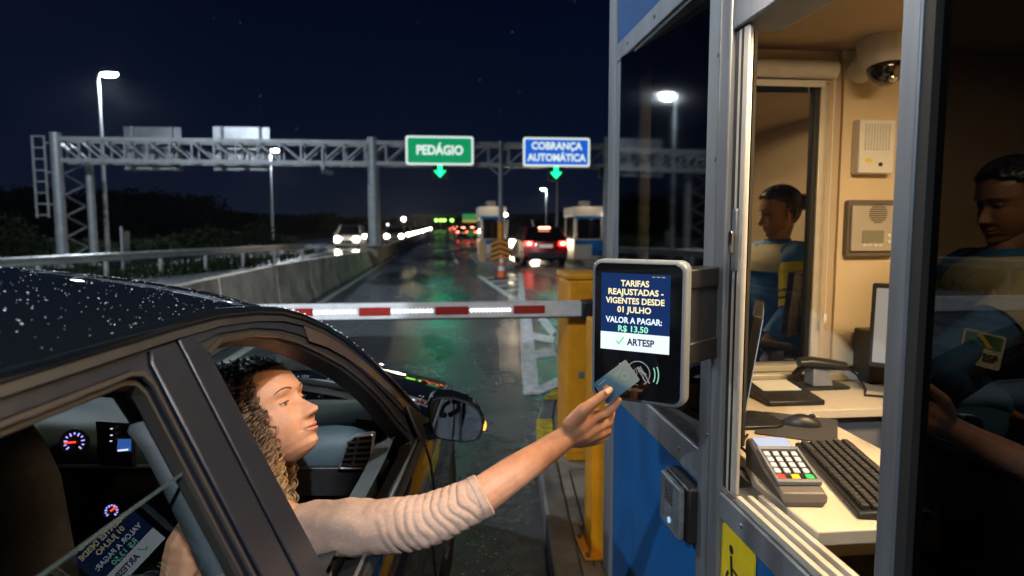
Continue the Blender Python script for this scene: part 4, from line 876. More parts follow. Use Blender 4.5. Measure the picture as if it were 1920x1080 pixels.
# barcode scanner on its stand
bs = thing('scanner', 'black hand scanner resting on a stand on the far counter', 'scanner', (1.40, 2.36, .9545))
q = MB(); q.rrect((1.42, 2.35, .9545), (1, 0, 0), (0, 1, 0), .19, .11, .02, (0, 0, .010)); q.build('base', 'black', bs, bevel=.003); q = MB(); q.prism([V((1.37, 2.31, .965)), V((1.45, 2.31, .965)), V((1.44, 2.33, 1.03)), V((1.38, 2.33, 1.03))], (0, .07, 0)); q.build('stand', 'grey_pl', bs, bevel=.005)
q = MB(); q.tube([(1.33, 2.35, 1.050), (1.37, 2.345, 1.053), (1.44, 2.335, 1.045), (1.50, 2.325, 1.038)], [(.018, .026), (.022, .030), (.020, .03), (.016, .03)], 14); q.build('scan_head', 'black', bs); q = MB(); q.tube([(1.36, 2.36, 1.04), (1.33, 2.37, 1.0), (1.34, 2.37, .975)], [.014, .015, .012], 10); q.build('grip', 'black', bs)
q = MB(); q.tube([(1.50, 2.33, 1.04), (1.56, 2.34, 1.0), (1.55, 2.27, .962), (1.50, 2.20, .959), (1.60, 2.16, .958), (1.66, 2.24, .958), (1.74, 2.28, .96)], .0045, 8)
tag(q.build('cable', 'rubber'), 'thin black cable curling over the far counter beside the scanner', 'cable')
# mouse pad, mouse, keyboard
q = MB(); q.rrect((1.065, 1.875, .9545), V((.85, -.53, 0)).normalized(), V((.53, .85, 0)).normalized(), .22, .26, .012, (0, 0, .003)); tag(q.build('mouse_pad', mat('pad', (.045, .042, .042), .9, nz=.2, nscale=200)), 'dark grey mouse pad on the cream counter', 'mouse pad')
ms = thing('mouse', 'black computer mouse on the dark mouse pad', 'mouse', (1.085, 1.885, .958)); q = MB(); a_ = V((.93, -.36, 0)).normalized(); b_ = V((.36, .93, 0)).normalized(); rows = []
for i in range(9):
    t_ = i / 8; zz = .034 * math.sin(math.pi * min(.97, .10 + t_ * .82)) ** .75; w_ = .028 * math.sin(math.pi * (.08 + t_ * .84)) ** .45
    rows.append([V((1.085, 1.885, .958)) + a_ * (-.052 + .104 * t_) + b_ * (w_ * math.cos(s_)) + V((0, 0, zz * math.sin(s_))) for s_ in [math.pi * k / 10 for k in range(11)]])
q.grid(rows); q.add(rows[0], [tuple(range(11))]); q.add(rows[-1], [tuple(range(11))[::-1]]); q.build('shell', 'black', ms); q = MB(); q.ball(V((1.085, 1.885, .988)) + a_ * .028, (.010, .004, .007), 10, 6, (a_, b_, V((0, 0, 1)))); q.build('scroll_wheel', 'rubber', ms)
q = MB(); q.tube([V((1.085, 1.885, .968)) - a_ * .05, V((1.01, 1.93, .962)), V((.96, 1.96, .9575)), V((.88, 1.97, .957))], .0022, 6); q.build('cord', 'rubber', ms)
kb = thing('keyboard', 'black keyboard lying along the counter beside the card machine', 'keyboard', (1.02, 1.55, .9545))
kd = (onZ(1655, 945, .955) - onZ(1520, 812, .955)); kd.z = 0; kd.normalize(); kn = V((-kd.y, kd.x, 0)); kn = kn if kn.x > 0 else -kn
k0 = onZ(1490, 838, .955)
q = MB(); Ksurf = lambda a, b, z: V((k0.x, k0.y, .9545)) + kd * a + kn * b + V((0, 0, z))
q.prism([Ksurf(0, b, z) for b, z in ((0, 0), (.145, 0), (.145, .024), (.12, .026), (0, .014))], kd * .46); q.build('case', 'black', kb, bevel=.004)
q = MB()
for r_ in range(6):
    b = .012 + r_ * .0205; n_ = 21
    for i in range(n_):
        if r_ == 0 and 4 <= i <= 9: continue
        a = .012 + i * .0208 + (.005 if r_ % 2 else 0); z = .0155 + b * .085
        q.obox(Ksurf(a + .009, b + .008, z + .004), kd * .0084, kn * .0078, V((0, 0, .005)))
a = .012 + 4 * .0208; q.obox(Ksurf(a + .06, .020, .0205), kd * .058, kn * .0078, V((0, 0, .005)))
stuff(q.build('keys', mat('keycap', (.022, .021, .021), .5), kb, bevel=.0012, seg=1))
# card payment machine
pm_ = thing('payment_machine', 'grey payment machine with a keypad and small lit screen on the counter', 'payment machine', (.80, 1.50, .9545))
P0, P1 = onZ(1520, 962, .955), onZ(1424, 866, .955); fd = (P0 - P1); fd.z = 0; fd.normalize(); sd_ = V((-fd.y, fd.x, 0)); sd_ = sd_ if sd_.x > 0 else -sd_; o_p = (P0 + P1) / 2; o_p.z = .9545
PQ = lambda a, b, z: o_p + fd * (a * 1.22) + sd_ * (b * 1.30) + V((0, 0, z * 1.0))                 # a: towards the viewer
q = MB(); prof = [(.100, .0, .030), (.103, .012, .036), (.098, .030, .039), (.05, .042, .040), (.0, .054, .040), (-.03, .068, .040), (-.075, .078, .039), (-.10, .074, .037), (-.107, .05, .035), (-.104, 0, .033)]
rows = [[PQ(a, s_ * w_, z) for s_, ww in ((-1, 1), (-.86, 1), (.86, 1), (1, 1)) for z_ in (0,)] for a, z, w_ in prof]
q.grid([[PQ(a, s_ * w_, max(0, z - (.008 if abs(s_) > .95 and z > .02 else 0))) for s_ in (-1, -.9, -.5, 0, .5, .9, 1)] for a, z, w_ in prof])
for s_ in (-1, 1): q.add([PQ(a, s_ * w_, max(0, z - (.008 if z > .02 else 0))) for a, z, w_ in prof], [tuple(range(len(prof)))])
q.add([PQ(prof[0][0], -.03, 0), PQ(prof[0][0], .03, 0), PQ(prof[-1][0], .033, 0), PQ(prof[-1][0], -.033, 0)], [(0, 1, 2, 3)])
q.build('body', mat('machine_grey', (.115, .10, .09), .48, nz=.06), pm_, bevel=.003)
sl = lambda a: .042 + (.05 - a) * .24 if a > 0 else .054 + (-a) * .40       # approximate slope of the top
q = MB(); q.prism([PQ(a, b, z) for a, b, z in ((-.042, -.031, .0745), (-.082, -.031, .0805), (-.082, .031, .0805), (-.042, .031, .0745))], (0, 0, .002)); q.build('display', emis('machine_screen', (.45, .55, .80), .75), pm_, smooth=0)
q = MB(); q.prism([PQ(a, b, z) for a, b, z in ((.070, -.034, .038), (-.026, -.034, .0655), (-.026, .034, .0655), (.070, .034, .038))], (0, 0, .0035)); q.build('keypad_plate', 'black', pm_)
# raised rim around the keypad
q = MB(); O = [PQ(a, b, z) for a, b, z in ((.078, -.038, .036), (-.036, -.038, .070), (-.036, .038, .070), (.078, .038, .036))]; I = [PQ(a, b, z) for a, b, z in ((.070, -.033, .040), (-.028, -.033, .068), (-.028, .033, .068), (.070, .033, .040))]; q.ring(O, I, (0, 0, .010)); q.build('keypad_rim', 'grey_pl', pm_, bevel=.002)
for r_ in range(5):
    a = -.016 + r_ * .0185; z = .0655 - (a + .026) * .286 + .006
    for k in range(3 if r_ == 4 else 4):
        n_ = 3 if r_ == 4 else 4; b = -.0245 + k * (.049 / (n_ - 1)); m_ = ('red_key', 'yellow_key', 'green_key')[k] if r_ == 4 else 'pale_key'
        if m_ not in M: M[m_] = mat(m_, {'red_key': (.6, .05, .03), 'yellow_key': (.75, .5, .02), 'green_key': (.03, .45, .10), 'pale_key': (.52, .54, .62)}[m_], .4)
        q = MB(); q.obox(PQ(a, b, z), fd * .0076 - V((0, 0, .0021)), sd_ * (.0068 if r_ < 4 else .0094), V((0, 0, .0022))); q.build('key', m_, pm_, bevel=.001, seg=1)
q = MB(); q.tube([PQ(-.10, -.02, .02), PQ(-.15, -.03, .03), PQ(-.19, -.02, .012), PQ(-.24, 0, .006), PQ(-.30, .03, .006)], .004, 8); q.build('cord', 'rubber', pm_)
# ================================================================== THE CAR
car = thing('car', 'black wet car with the front window down, stopped beside the reader', 'car', tuple(K(-1.125, 1.5, 0)))
UC = -1.125
TUM, U0, H0 = .46, -.285, .92
su = lambda h: U0 - (h - H0) * TUM
nS = V((1, TUM)).normalized()                                   # outward normal in (u, h)
def SP(v, h, o=0.0): return K(su(h) + nS.x * o, v, h + nS.y * o)
KN = K(nS.x, 0, nS.y)                                            # world outward normal of the glasshouse side
def resample(P, n):
    P = [V((*p, 0)) for p in P]; L_ = [0]
    for a, b in zip(P, P[1:] + P[:1]): L_.append(L_[-1] + (b - a).length)
    res = []
    for i in range(n):
        t = L_[-1] * i / n; k = max(j for j in range(len(P)) if L_[j] <= t + 1e-9); f_ = (t - L_[k]) / max(1e-9, L_[k + 1] - L_[k]); res.append(P[k].lerp(P[(k + 1) % len(P)], f_))
    return res
def smooth_poly(P, it=2, keep=()):
    for _ in range(it):
        Q = []
        for i in range(len(P)):
            a, b = P[i], P[(i + 1) % len(P)]; Q += [(a[0] * .75 + b[0] * .25, a[1] * .75 + b[1] * .25), (a[0] * .25 + b[0] * .75, a[1] * .25 + b[1] * .75)]
        P = Q
    return P
def side_ring(name, outer, inner, mat_, parent, o0, o1, bevel=.004):
    q = MB(); q.ring([SP(v, h, o0) for v, h in outer], [SP(v, h, o0) for v, h in inner], KN * (o1 - o0)); return q.build(name, mat_, parent, bevel=bevel)
# roof edge curve (v -> h) followed down the A pillar
edge = [(-.55, 1.30), (-.3, 1.375), (.0, 1.40), (.3, 1.407), (.65, 1.408), (.97, 1.408), (1.125, 1.405), (1.275, 1.392), (1.40, 1.374), (1.495, 1.350), (1.60, 1.315), (1.711, 1.263), (1.80, 1.21), (1.87, 1.159), (1.96, 1.09), (2.035, 1.022), (2.10, .968), (2.163, .916)]
def eh(v):
    for a, b in zip(edge, edge[1:]):
        if a[0] <= v <= b[0]: return a[1] + (b[1] - a[1]) * (v - a[0]) / (b[0] - a[0])
    return edge[0][1] if v < edge[0][0] else edge[-1][1]
# ---- roof skin
rows = []
for i in range(40):
    v = -.55 + (1.56 + .55) * i / 39; row = []
    for k in range(33):
        s_ = -1 + 2 * k / 32; ue = su(eh(v)); half = (ue - UC)
        bul = .088 * smoothstep(-.7, .2, v) ; hh = eh(v) + bul * (1 - abs(s_) ** 2.6) + .006
        dv = .10 * (1 - s_ * s_) * smoothstep(1.0, 1.56, v); row.append(K(UC + half * s_, v + dv, hh - .035 * smoothstep(1.1, 1.75, v + dv) * (1 - s_ * s_)))
    rows.append(row)
q = MB(); q.grid(rows); roof = q.build('roof', 'paint', car, smooth=60)
s_ = roof.modifiers.new('solid', 'SOLIDIFY'); s_.thickness = .012; s_.offset = -1
# headliner
q = MB(); q.grid([[p - V((0, 0, .030)) for p in r_[2:-2]] for r_ in rows[2:-1]]); q.build('headliner', mat('headliner', (.05, .048, .045), .9), car, smooth=60)
# raised seam along the roof edge and drip channel
for s__ in (1, -1):
    P = []
    for v, h in edge[:-1]:
        u = su(h + .004) + .004; u = u if s__ == 1 else 2 * UC - u; P.append(K(u, v, h + .006))
    q = MB(); q.tube(P, .011, 8); q.build('roof_rail', 'paint', car, smooth=60)
# cant rail: painted band between roof seam and door frames, running down the A pillar
q = MB(); a_, b_ = [], []
def offc(d_):
    res = []
    for i, (v, h) in enumerate(edge):
        p0 = edge[max(0, i - 1)]; p1 = edge[min(len(edge) - 1, i + 1)]; t = V((p1[0] - p0[0], p1[1] - p0[1])).normalized(); res.append((v - t.y * -d_ * -1, h + t.x * -d_ * -1) if False else (v + t.y * d_, h - t.x * d_))
    return res
E0, E1 = offc(0), offc(.016)
q.grid([[SP(v, h, o) for v, h in Ed] for Ed, o in ((E0, .001), (E0, .007), (E1, .007), (E1, -.01))]); q.build('roof_channel', 'trim', car, smooth=60)
# far-side upper frame (mirror image, simple)
q = MB(); E2, E3 = offc(.01), offc(.075)
mir = lambda v, h: K(2 * UC - su(h), v, h)
q.grid([[mir(v, h) for v, h in Ed] for Ed in (E0, E3)]); q.bar(mir(1.0, 1.38), mir(1.0, .9), .09, .03); q.build('far_frame', 'trim', car)
# ---- rear door upper frame with its half lowered glass
NP = 72
def dens(P, n=NP): return [(p.x, p.y) for p in resample(P, n)]
r_out = [(.972, .905), (.978, 1.382), (.955, 1.392), (.90, 1.3935), (.5, 1.393), (.2, 1.390), (.02, 1.37), (-.12, 1.27), (-.25, 1.06), (-.30, .905)]
r_in = [(.885, .945), (.882, 1.352), (.872, 1.368), (.85, 1.3735), (.5, 1.373), (.24, 1.368), (.10, 1.34), (.0, 1.25), (-.10, 1.07), (-.14, .945)]
def midpts(P, k):                                               # keeps corners, adds k points on every edge
    Q = []
    for a, b in zip(P, P[1:] + P[:1]):
        for i in range(k): Q.append((a[0] + (b[0] - a[0]) * i / k, a[1] + (b[1] - a[1]) * i / k))
    return Q
rd = MB(); rd.ring([SP(v, h, -.002) for v, h in midpts(r_out, 3)], [SP(v, h, -.002) for v, h in midpts(r_in, 3)], KN * -.035)
rear_door = rd.build('rear_door', 'satin', car, bevel=.003)
r_in2 = [(v + (.42 - v) * .012, h + (1.16 - h) * .03) for v, h in r_in]; r_in3 = [(v + (.42 - v) * .026, h + (1.16 - h) * .06) for v, h in r_in]
q = MB(); q.ring([SP(v, h, -.003) for v, h in midpts(r_in, 3)], [SP(v, h, -.003) for v, h in midpts(r_in2, 3)], KN * .006); q.ring([SP(v, h, -.008) for v, h in midpts(r_in2, 3)], [SP(v, h, -.008) for v, h in midpts(r_in3, 3)], KN * -.02); q.build('window_seal', 'seal', rear_door, bevel=.001)
GT = 1.2355
go = lambda v: -.020 + (v - .8) * .058
q = MB(); q.add([SP(-.12, .90, go(-.12)), SP(.890, .90, go(.89)), SP(.890, GT, go(.89)), (SP(.02, GT, go(.02)))], [(0, 1, 2, 3)]); q.build('window_glass', 'car_glass', rear_door, smooth=0)
q = MB(); q.bar(SP(.02, GT, go(.02)), SP(.886, GT, go(.886)), .004, .004, KN); q.build('glass_edge', mat('glass_edge', (.03, .045, .045), .15, coat=.5), rear_door)
# ---- B pillar covers
q = MB(); q.ring([SP(v, h, .002) for v, h in ((.892, .93), (.972, .93), (.972, 1.386), (.892, 1.362))], [SP(v, h, .002) for v, h in ((.93, 1.0), (.95, 1.0), (.95, 1.1), (.93, 1.1))], KN * -.004); 
q = MB(); q.prism([SP(v, h, .0) for v, h in ((.894, .92), (.9735, .92), (.9735, 1.3895), (.905, 1.3895), (.894, 1.374))], KN * .005); q.build('pillar_cover', 'satin', rear_door, bevel=.002)
# ---- front door frame, window down
f_out = [(.982, .905), (.982, 1.388), (1.0, 1.3935), (1.125, 1.391), (1.27, 1.377), (1.39, 1.358), (1.485, 1.335), (1.585, 1.302), (1.695, 1.25), (1.785, 1.197), (1.855, 1.146), (1.945, 1.077), (2.02, 1.01), (2.085, .957), (2.14, .912), (2.05, .905)]
f_in = [(1.075, .925), (1.052, 1.30), (1.052, 1.352), (1.10, 1.3655), (1.234, 1.356), (1.33, 1.336), (1.415, 1.307), (1.51, 1.265), (1.616, 1.214), (1.69, 1.165), (1.757, 1.11), (1.80, 1.06), (1.828, 1.016), (1.87, .97), (1.90, .935), (1.85, .925)]
q = MB(); q.ring([SP(v, h, -.002) for v, h in midpts(f_out, 2)], [SP(v, h, -.002) for v, h in midpts(f_in, 2)], KN * -.045); front_door = q.build('front_door', 'trim', car, bevel=.004)
# outer satin band and inner bright lip of the front frame
f_mid = [(a[0] * .55 + b[0] * .45, a[1] * .55 + b[1] * .45) for a, b in zip(f_out, f_in)]
q = MB(); q.ring([SP(v, h, -.001) for v, h in midpts(f_out[2:15], 2)[:-2]], [SP(v, h, -.001) for v, h in midpts(f_mid[2:15], 2)[:-2]], KN * .004, closed=False); q.build('frame_band', 'satin', front_door, bevel=.001)
f_lip = [(a[0] * .12 + b[0] * .88, a[1] * .12 + b[1] * .88) for a, b in zip(f_out, f_in)]
q = MB(); q.tube([SP(v, h, .002) for v, h in midpts(f_lip[2:14], 3)[:-2]], .005, 6); q.build('frame_seal', 'seal', front_door)
q = MB(); q.prism([SP(v, h, .0) for v, h in ((.9835, .92), (1.070, .92), (1.0525, 1.25), (1.048, 1.362), (1.03, 1.3905), (.9835, 1.3905))], KN * .005); q.build('pillar_cover', 'satin', front_door, bevel=.002)
# brown-ish A pillar face between frame and windscreen
q = MB(); P0 = [(v, h) for v, h in E1[9:]]; P1 = [(v, h) for v, h in offc(.05)[9:]]
q.grid([[SP(v, h, .006) for v, h in P0], [SP(v, h, .005) for v, h in P1]]); q.build('pillar_face', mat('pillar_brown', (.05, .035, .03), .35, coat=.4), front_door)
# belt trims
q = MB(); q.bar(SP(-.30, .912, .004), SP(2.13, .912, .004), .02, .026, KN); q.build('belt_trim', 'trim', car, bevel=.004)
q = MB(); q.bar(SP(-.28, .928, .006), SP(2.10, .928, .006), .004, .006, KN); q.build('belt_strip', 'silver', car)
# ---- lower body sides
prof = [(.905, -.008), (.885, .016), (.83, .030), (.76, .037), (.70, .040), (.62, .036), (.56, .026), (.50, .030), (.42, .034), (.34, .028), (.28, .010), (.20, -.05)]
def bw(v): return -.16 * smoothstep(2.85, 3.65, v) ** 1.6 - .12 * smoothstep(-.2, -.75, v)
def topd(v): return -.12 * smoothstep(2.15, 3.6, v)
wheels = [(2.86, .335), (.14, .335)]
def side_pt(v, i, sg):
    h, o = prof[i]; k = 1 - i / 11; u = U0 + o + bw(v); return K(u if sg == 1 else 2 * UC - u, v, h + topd(v) * max(0, k))
def refine(pr, n):
    return pr
for sg, nm in ((1, 'side_panel'), (-1, 'far_side_panel')):
    q = MB(); vs_ = [-.72 + 4.32 * i / 150 for i in range(151)]; rows = []
    hs = []
    for i in range(len(prof) - 1):
        for t in (0, .34, .67): hs.append((prof[i][0] + (prof[i + 1][0] - prof[i][0]) * t, prof[i][1] + (prof[i + 1][1] - prof[i][1]) * t))
    hs.append(prof[-1])
    for v in vs_:
        row = []
        for h, o in hs:
            u = U0 + o + bw(v); hh = h + topd(v) * smoothstep(.5, .9, h); pv = v; ph = hh
            for wv, wh in wheels:                                # snap to the arch
                dv, dh = v - wv, hh - wh; rr_ = math.hypot(dv, dh)
                if .33 < rr_ < .375 and hh > .24: f_ = .375 / rr_; pv, ph = wv + dv * f_, wh + dh * f_
            row.append(K(u if sg == 1 else 2 * UC - u, pv, ph))
        rows.append(row)
    iw = [K(0, wv, wh) for wv, wh in wheels]
    def inside(p):
        v = p.x * sy_ + p.y * cy_
        return any(math.hypot(v - wv, p.z - wh) < .352 for wv, wh in wheels)
    q.grid(rows, skip=inside); o = q.build(nm, 'paint', car, smooth=60)
    if sg == 1:
        # shut lines and handle
        q = MB()
        for v0 in (.977, 2.0):
            q.tube([side_pt(v0 + (.0 if v0 < 1.5 else .12 * (i / 10)), i, 1) + K(.0015, 0, 0) for i in range(0, 11)], .003, 6)
        q.build('shut_line', 'ink', o)
        q = MB(); q.tube([K(U0 + .045, 1.08, .79), K(U0 + .075, 1.12, .795), K(U0 + .075, 1.26, .797), K(U0 + .045, 1.30, .793)], .012, 8); q.build('door_handle', 'paint', front_door)
# hood, nose, windscreen
rows = []
for i in range(14):
    v = 2.16 + 1.38 * i / 13; row = []
    for k in range(25):
        s_ = -1 + 2 * k / 24; half = (U0 - .006 + bw(v)) - UC; hh = .905 + topd(v) + .075 * (1 - abs(s_) ** 2.2) - .03 * smoothstep(3.2, 3.54, v)
        dv = .16 * (1 - s_ * s_) * (1 - .3 * i / 13); row.append(K(UC + half * s_, v + dv, hh))
    rows.append(row)
q = MB(); q.grid(rows); q.build('hood', 'paint', car, smooth=60)
q = MB(); q.grid([[p, V((p.x, p.y, .25))] for p in rows[-1]]); q.build('front_bumper', 'paint', car)
q = MB(); q.grid([[K(U0 - .05, -.70, h_), K(2 * UC - U0 + .05, -.70, h_)] for h_ in (.25, .6, .92)]); q.build('tailgate', 'paint', car)
q = MB(); q.grid([[K(su(1.30), -.55, 1.30), K(2 * UC - su(1.30), -.55, 1.30)], [K(su(.92), -.72, .92), K(2 * UC - su(.92), -.72, .92)]]); q.build('rear_window', 'black_gloss', car)
rows = []
for i in range(17):
    v = 1.56 + (2.155 - 1.56) * i / 16; row = []
    for k in range(17):
        s_ = -1 + 2 * k / 16; half = su(eh(v)) - .012 - UC; row.append(K(UC + half * s_, v + (.10 + .13 * i / 16) * (1 - s_ * s_), eh(v) + (.053 + .02 * i / 16) * (1 - abs(s_) ** 2.4) + .004))
    rows.append(row)
q = MB(); q.grid(rows); q.build('windscreen', 'wind_glass', car, smooth=80)
q = MB(); q.grid([[p + V((0, 0, -.012)) for p in rows[-1]], [p + K(0, .10, -.02) for p in rows[-1]]]); q.tube([p + K(0, .06, .004) for p in rows[-1][1:-1]], .011, 8); cow = q.build('cowl', 'trim', car)
q = MB(); q.tube([rows[14][15] + V((0, 0, .012)), rows[13][8] + V((0, 0, .014)), rows[14][4] + V((0, 0, .014))], .009, 6); q.build('wiper', 'rubber', cow)
# wheels
for sg in (1, -1):
    for wv, wh in wheels:
        ux = (U0 + .012) if sg == 1 else (2 * UC - U0 - .012); ax = K(sg, 0, 0); c_ = K(ux, wv, .325)
        q = MB(); q.lathe(c_, ax, [(0, -.2), (.30, -.2), (.325, -.16), (.327, -.04), (.315, -.008), (.29, 0), (.225, -.012)], 40); w_ = q.build('wheel', 'tyre', car)
        q = MB(); q.lathe(c_, ax, [(0, -.03), (.06, -.028), (.07, -.06), (.20, -.06), (.215, -.012), (.225, -.010)], 36)
        for k in range(5):
            a = 2 * math.pi * k / 5; dv, dh = math.cos(a), math.sin(a); q.bar(c_ + K(0, dv * .05, dh * .05) - ax * .03, c_ + K(0, dv * .21, dh * .21) - ax * .018, .05, .02, ax)
        q.build('rim', 'alu_dark', w_)
q = MB(); q.box(-1, 1, -1, 1, -1, 1); q = MB()
P = [K(a, b, .24) for a, b in ((U0 - .05, -.65), (U0 - .05, 3.4), (2 * UC - U0 + .05, 3.4), (2 * UC - U0 + .05, -.65))]; q.prism(P, (0, 0, .05)); q.build('car_floor', 'trim', car)
# ---- door mirror
Pm = [(803, 757), (808, 745), (822, 741), (850, 742), (880, 752), (900, 765), (909, 783), (911, 801), (906, 818), (896, 829), (872, 833), (840, 829), (818, 825), (808, 812), (803, 790)]
VM = 1.99
q = MB(); O = [av(*p, VM) for p in Pm]; q.prism(O, K(-.012, .085, .004)); mirror = q.build('door_mirror', 'paint', car, bevel=.026, seg=4, smooth=50)
cm_ = sum(O, V()) / len(O); I = [cm_ + (p - cm_) * .88 for p in O]
q = MB(); q.prism([p - K(0, .0015, 0) for p in [cm_ + (p - cm_) * .93 for p in O]], K(0, .003, 0)); q.build('mirror_frame', 'trim', mirror, bevel=.001)
G = [cm_ + (p - cm_) * .86 for p in O]
q = MB(); q.add([p - K(0, .0035 - .010 * ((p - cm_).dot(K(1, 0, 0))), 0) for p in G], [tuple(range(len(G)))]); q.build('mirror_glass', 'mirror', mirror, smooth=0)
q = MB(); q.tube([av(797, 812, 2.03), av(815, 805, 2.03)], [(.028, .02), (.03, .02)], 10); q.prism([SP(v, h, .008) for v, h in ((1.93, .92), (2.11, .918), (2.0, 1.0), (1.95, 1.02))], KN * .012); q.build('mirror_arm', 'trim', mirror, bevel=.004)
q = MB(); q.ball(av(908, 798, VM + .03), (.007, .030, .014), 12, 8, (K(1, 0, 0), K(0, 1, 0), V((0, 0, 1)))); q.build('indicator', 'amber', mirror)
# ---- dashboard and cabin
rows = []
dprof = [(2.30, .935), (2.18, .985), (2.02, 1.005), (1.90, .992), (1.845, .965), (1.83, .91), (1.845, .85), (1.90, .80), (1.93, .60), (1.95, .35)]
for k in range(25):
    s_ = -1 + 2 * k / 24; u = UC + (U0 - .055 - UC) * s_; rows.append([K(u, v - .07 * (1 - abs(s_) ** 2) * 0 + .10 * abs(s_) ** 6 * (1 if v < 2.1 else 0), h + .02 * math.exp(-((u + 1.55) / .2) ** 2) * (h > .95)) for v, h in dprof])
q = MB(); q.grid(rows); dash = q.build('dashboard', 'dash', car, smooth=50)
q = MB(); q.tube([K(-.40, 1.93, .905), K(-.75, 1.82, .895), K(-1.12, 1.815, .89), K(-1.5, 1.815, .895)], [.006] * 4, 6); q.build('dash_trim', 'silver', dash)
q = MB(); q.prism([K(u, 1.822, h) for u, h in ((-.42, .80), (-1.75, .80), (-1.75, .885), (-.42, .885))], K(0, .02, 0)); q.build('dash_band', 'black', dash, bevel=.004)
# side air vent
vp = [av(*p, 1.80) for p in ((664, 818), (697, 814), (701, 817), (694, 876), (690, 881), (636, 881), (634, 876), (652, 828))]; vc = sum(vp, V()) / len(vp)
q = MB(); q.ring(vp, [vc + (p - vc) * .88 for p in vp], K(0, .03, 0)); vent = q.build('vent', 'silver', dash, bevel=.002)
q = MB(); q.prism([vc + (p - vc) * .885 + K(0, .014, 0) for p in vp], K(0, .02, 0)); q.build('vent_recess', 'ink', vent)
q = MB()
for i in range(5):
    t = (i + .5) / 5; a = av(652 - 14 * t + 2, 824 + 52 * t, 1.803); b = av(697 - 5 * t, 820 + 55 * t, 1.803); q.bar(a, b, .016, .005, (0, 0, 1))
q.bar(av(672, 822, 1.800), av(660, 876, 1.800), .005, .008); q.build('vent_slat', 'black', vent)
q = MB(); q.bar(av(668, 787, 1.93), av(697, 789, 1.93), .02, .01); q.build('demister_slot', 'ink', dash)
# door lining below the open front window
q = MB(); q.grid([[K(su(.93) - .045, v, .945 + .02 * smoothstep(1.6, 1.95, v)), K(su(.93) - .10, v, .915 + .03 * smoothstep(1.6, 1.95, v)), K(su(.93) - .12, v, .80), K(su(.93) - .115, v, .45)] for v in (1.04, 1.3, 1.5, 1.7, 1.85, 2.0)]); q.build('door_lining', 'lining', front_door, smooth=50)
q = MB(); q.grid([[K(su(.93) - .03, v, .93), K(su(.93) - .10, v, .90), K(su(.93) - .12, v, .45)] for v in (-.2, .2, .6, .95)]); q.build('door_lining', 'lining', rear_door, smooth=50)
q = MB(); q.grid([[K(2 * UC - su(.93) + .05, v, .93), K(2 * UC - su(.93) + .12, v, .45)] for v in (-.3, 1, 2)]); q.build('far_door_lining', 'lining', car)
# gauges
def gauge(px, py, v, rpx, lab, needle):
    c_ = av(px, py, v); r_ = rpx * v / F_PX; n_ = (V((0, 0, CAMH)) - c_); n_ = K(.18, -1, .25).normalized(); a = n_.orthogonal().normalized(); a = V((0, 0, 1)).cross(n_).normalized(); b = n_.cross(a)
    q = MB(); q.lathe(c_, n_, [(0, -.01), (r_ * 1.25, -.01), (r_ * 1.25, .004), (r_ * 1.12, .004), (r_ * 1.1, -.004), (0, -.004)], 28); gg = q.build('gauge', 'black', dash)
    q = MB()
    for k in range(11):
        t = R(225 - 27 * k); l_ = .72 if k % 2 else .62
        q.bar(c_ + a * (math.cos(t) * r_ * l_) + b * (math.sin(t) * r_ * l_), c_ + a * (math.cos(t) * r_ * .92) + b * (math.sin(t) * r_ * .92), .0035, .002, n_)
    q.build('gauge_mark', emis('gauge_marks', (.42, .38, 1), 1.3), gg, smooth=0)
    q = MB(); t = R(needle); q.bar(c_ + n_ * .001 - a * (math.cos(t) * r_ * .15), c_ + n_ * .001 + a * (math.cos(t) * r_ * .85) + b * (math.sin(t) * r_ * .85), .005, .002, n_); q.build('gauge_needle', emis('red_needle', (1, .06, .03), 1.6), gg, smooth=0)
gauge(139, 829, 1.80, 20, 'speed', 182); gauge(209, 958, 1.72, 13, 'dial', 40)
c_ = av(218, 832, 1.79); q = MB(); q.obox(c_, K(.055, -.012, 0), K(.0, .012, -.003), V((0, 0, .062))); dsp = q.build('centre_display', 'black', dash, bevel=.004)
q = MB(); a = av(221, 814, 1.772); b = av(245, 848, 1.770); q.add([av(221, 823, 1.770), av(246, 823, 1.766), av(246, 846, 1.766), av(219, 846, 1.770)], [(0, 1, 2, 3)]); q.build('display_map', emis('map_blue', (.03, .10, .34), .9), dsp, smooth=0)
q = MB()
for (px, py) in ((209, 804), (209, 816), (208, 827)): q.ball(av(px, py, 1.768), (.004, .002, .0016), 6, 4)
iw_ = emis('icon_white', (.7, .75, 1), 1.2); q.build('display_icon', iw_, dsp, smooth=0); q = MB(); q.bar(av(221, 845, 1.764), av(240, 843, 1.764), .003, .004); q.build('display_bar', iw_, dsp, smooth=0)
# steering wheel
c_ = K(-1.50, 1.62, .93); n_ = K(0, -.9, .42).normalized(); a = K(1, 0, 0); b = n_.cross(a).normalized()
q = MB(); q.tube([c_ + a * (.185 * math.cos(t)) + b * (.185 * math.sin(t)) for t in [2 * math.pi * k / 40 for k in range(41)]], .016, 8); q.ball(c_, (.07, .07, .03), 12, 8, (a, b, n_)); q.bar(c_, c_ + a * .18, .03, .015, n_); q.bar(c_, c_ - a * .18, .03, .015, n_); q.build('steering_wheel', 'black', car)
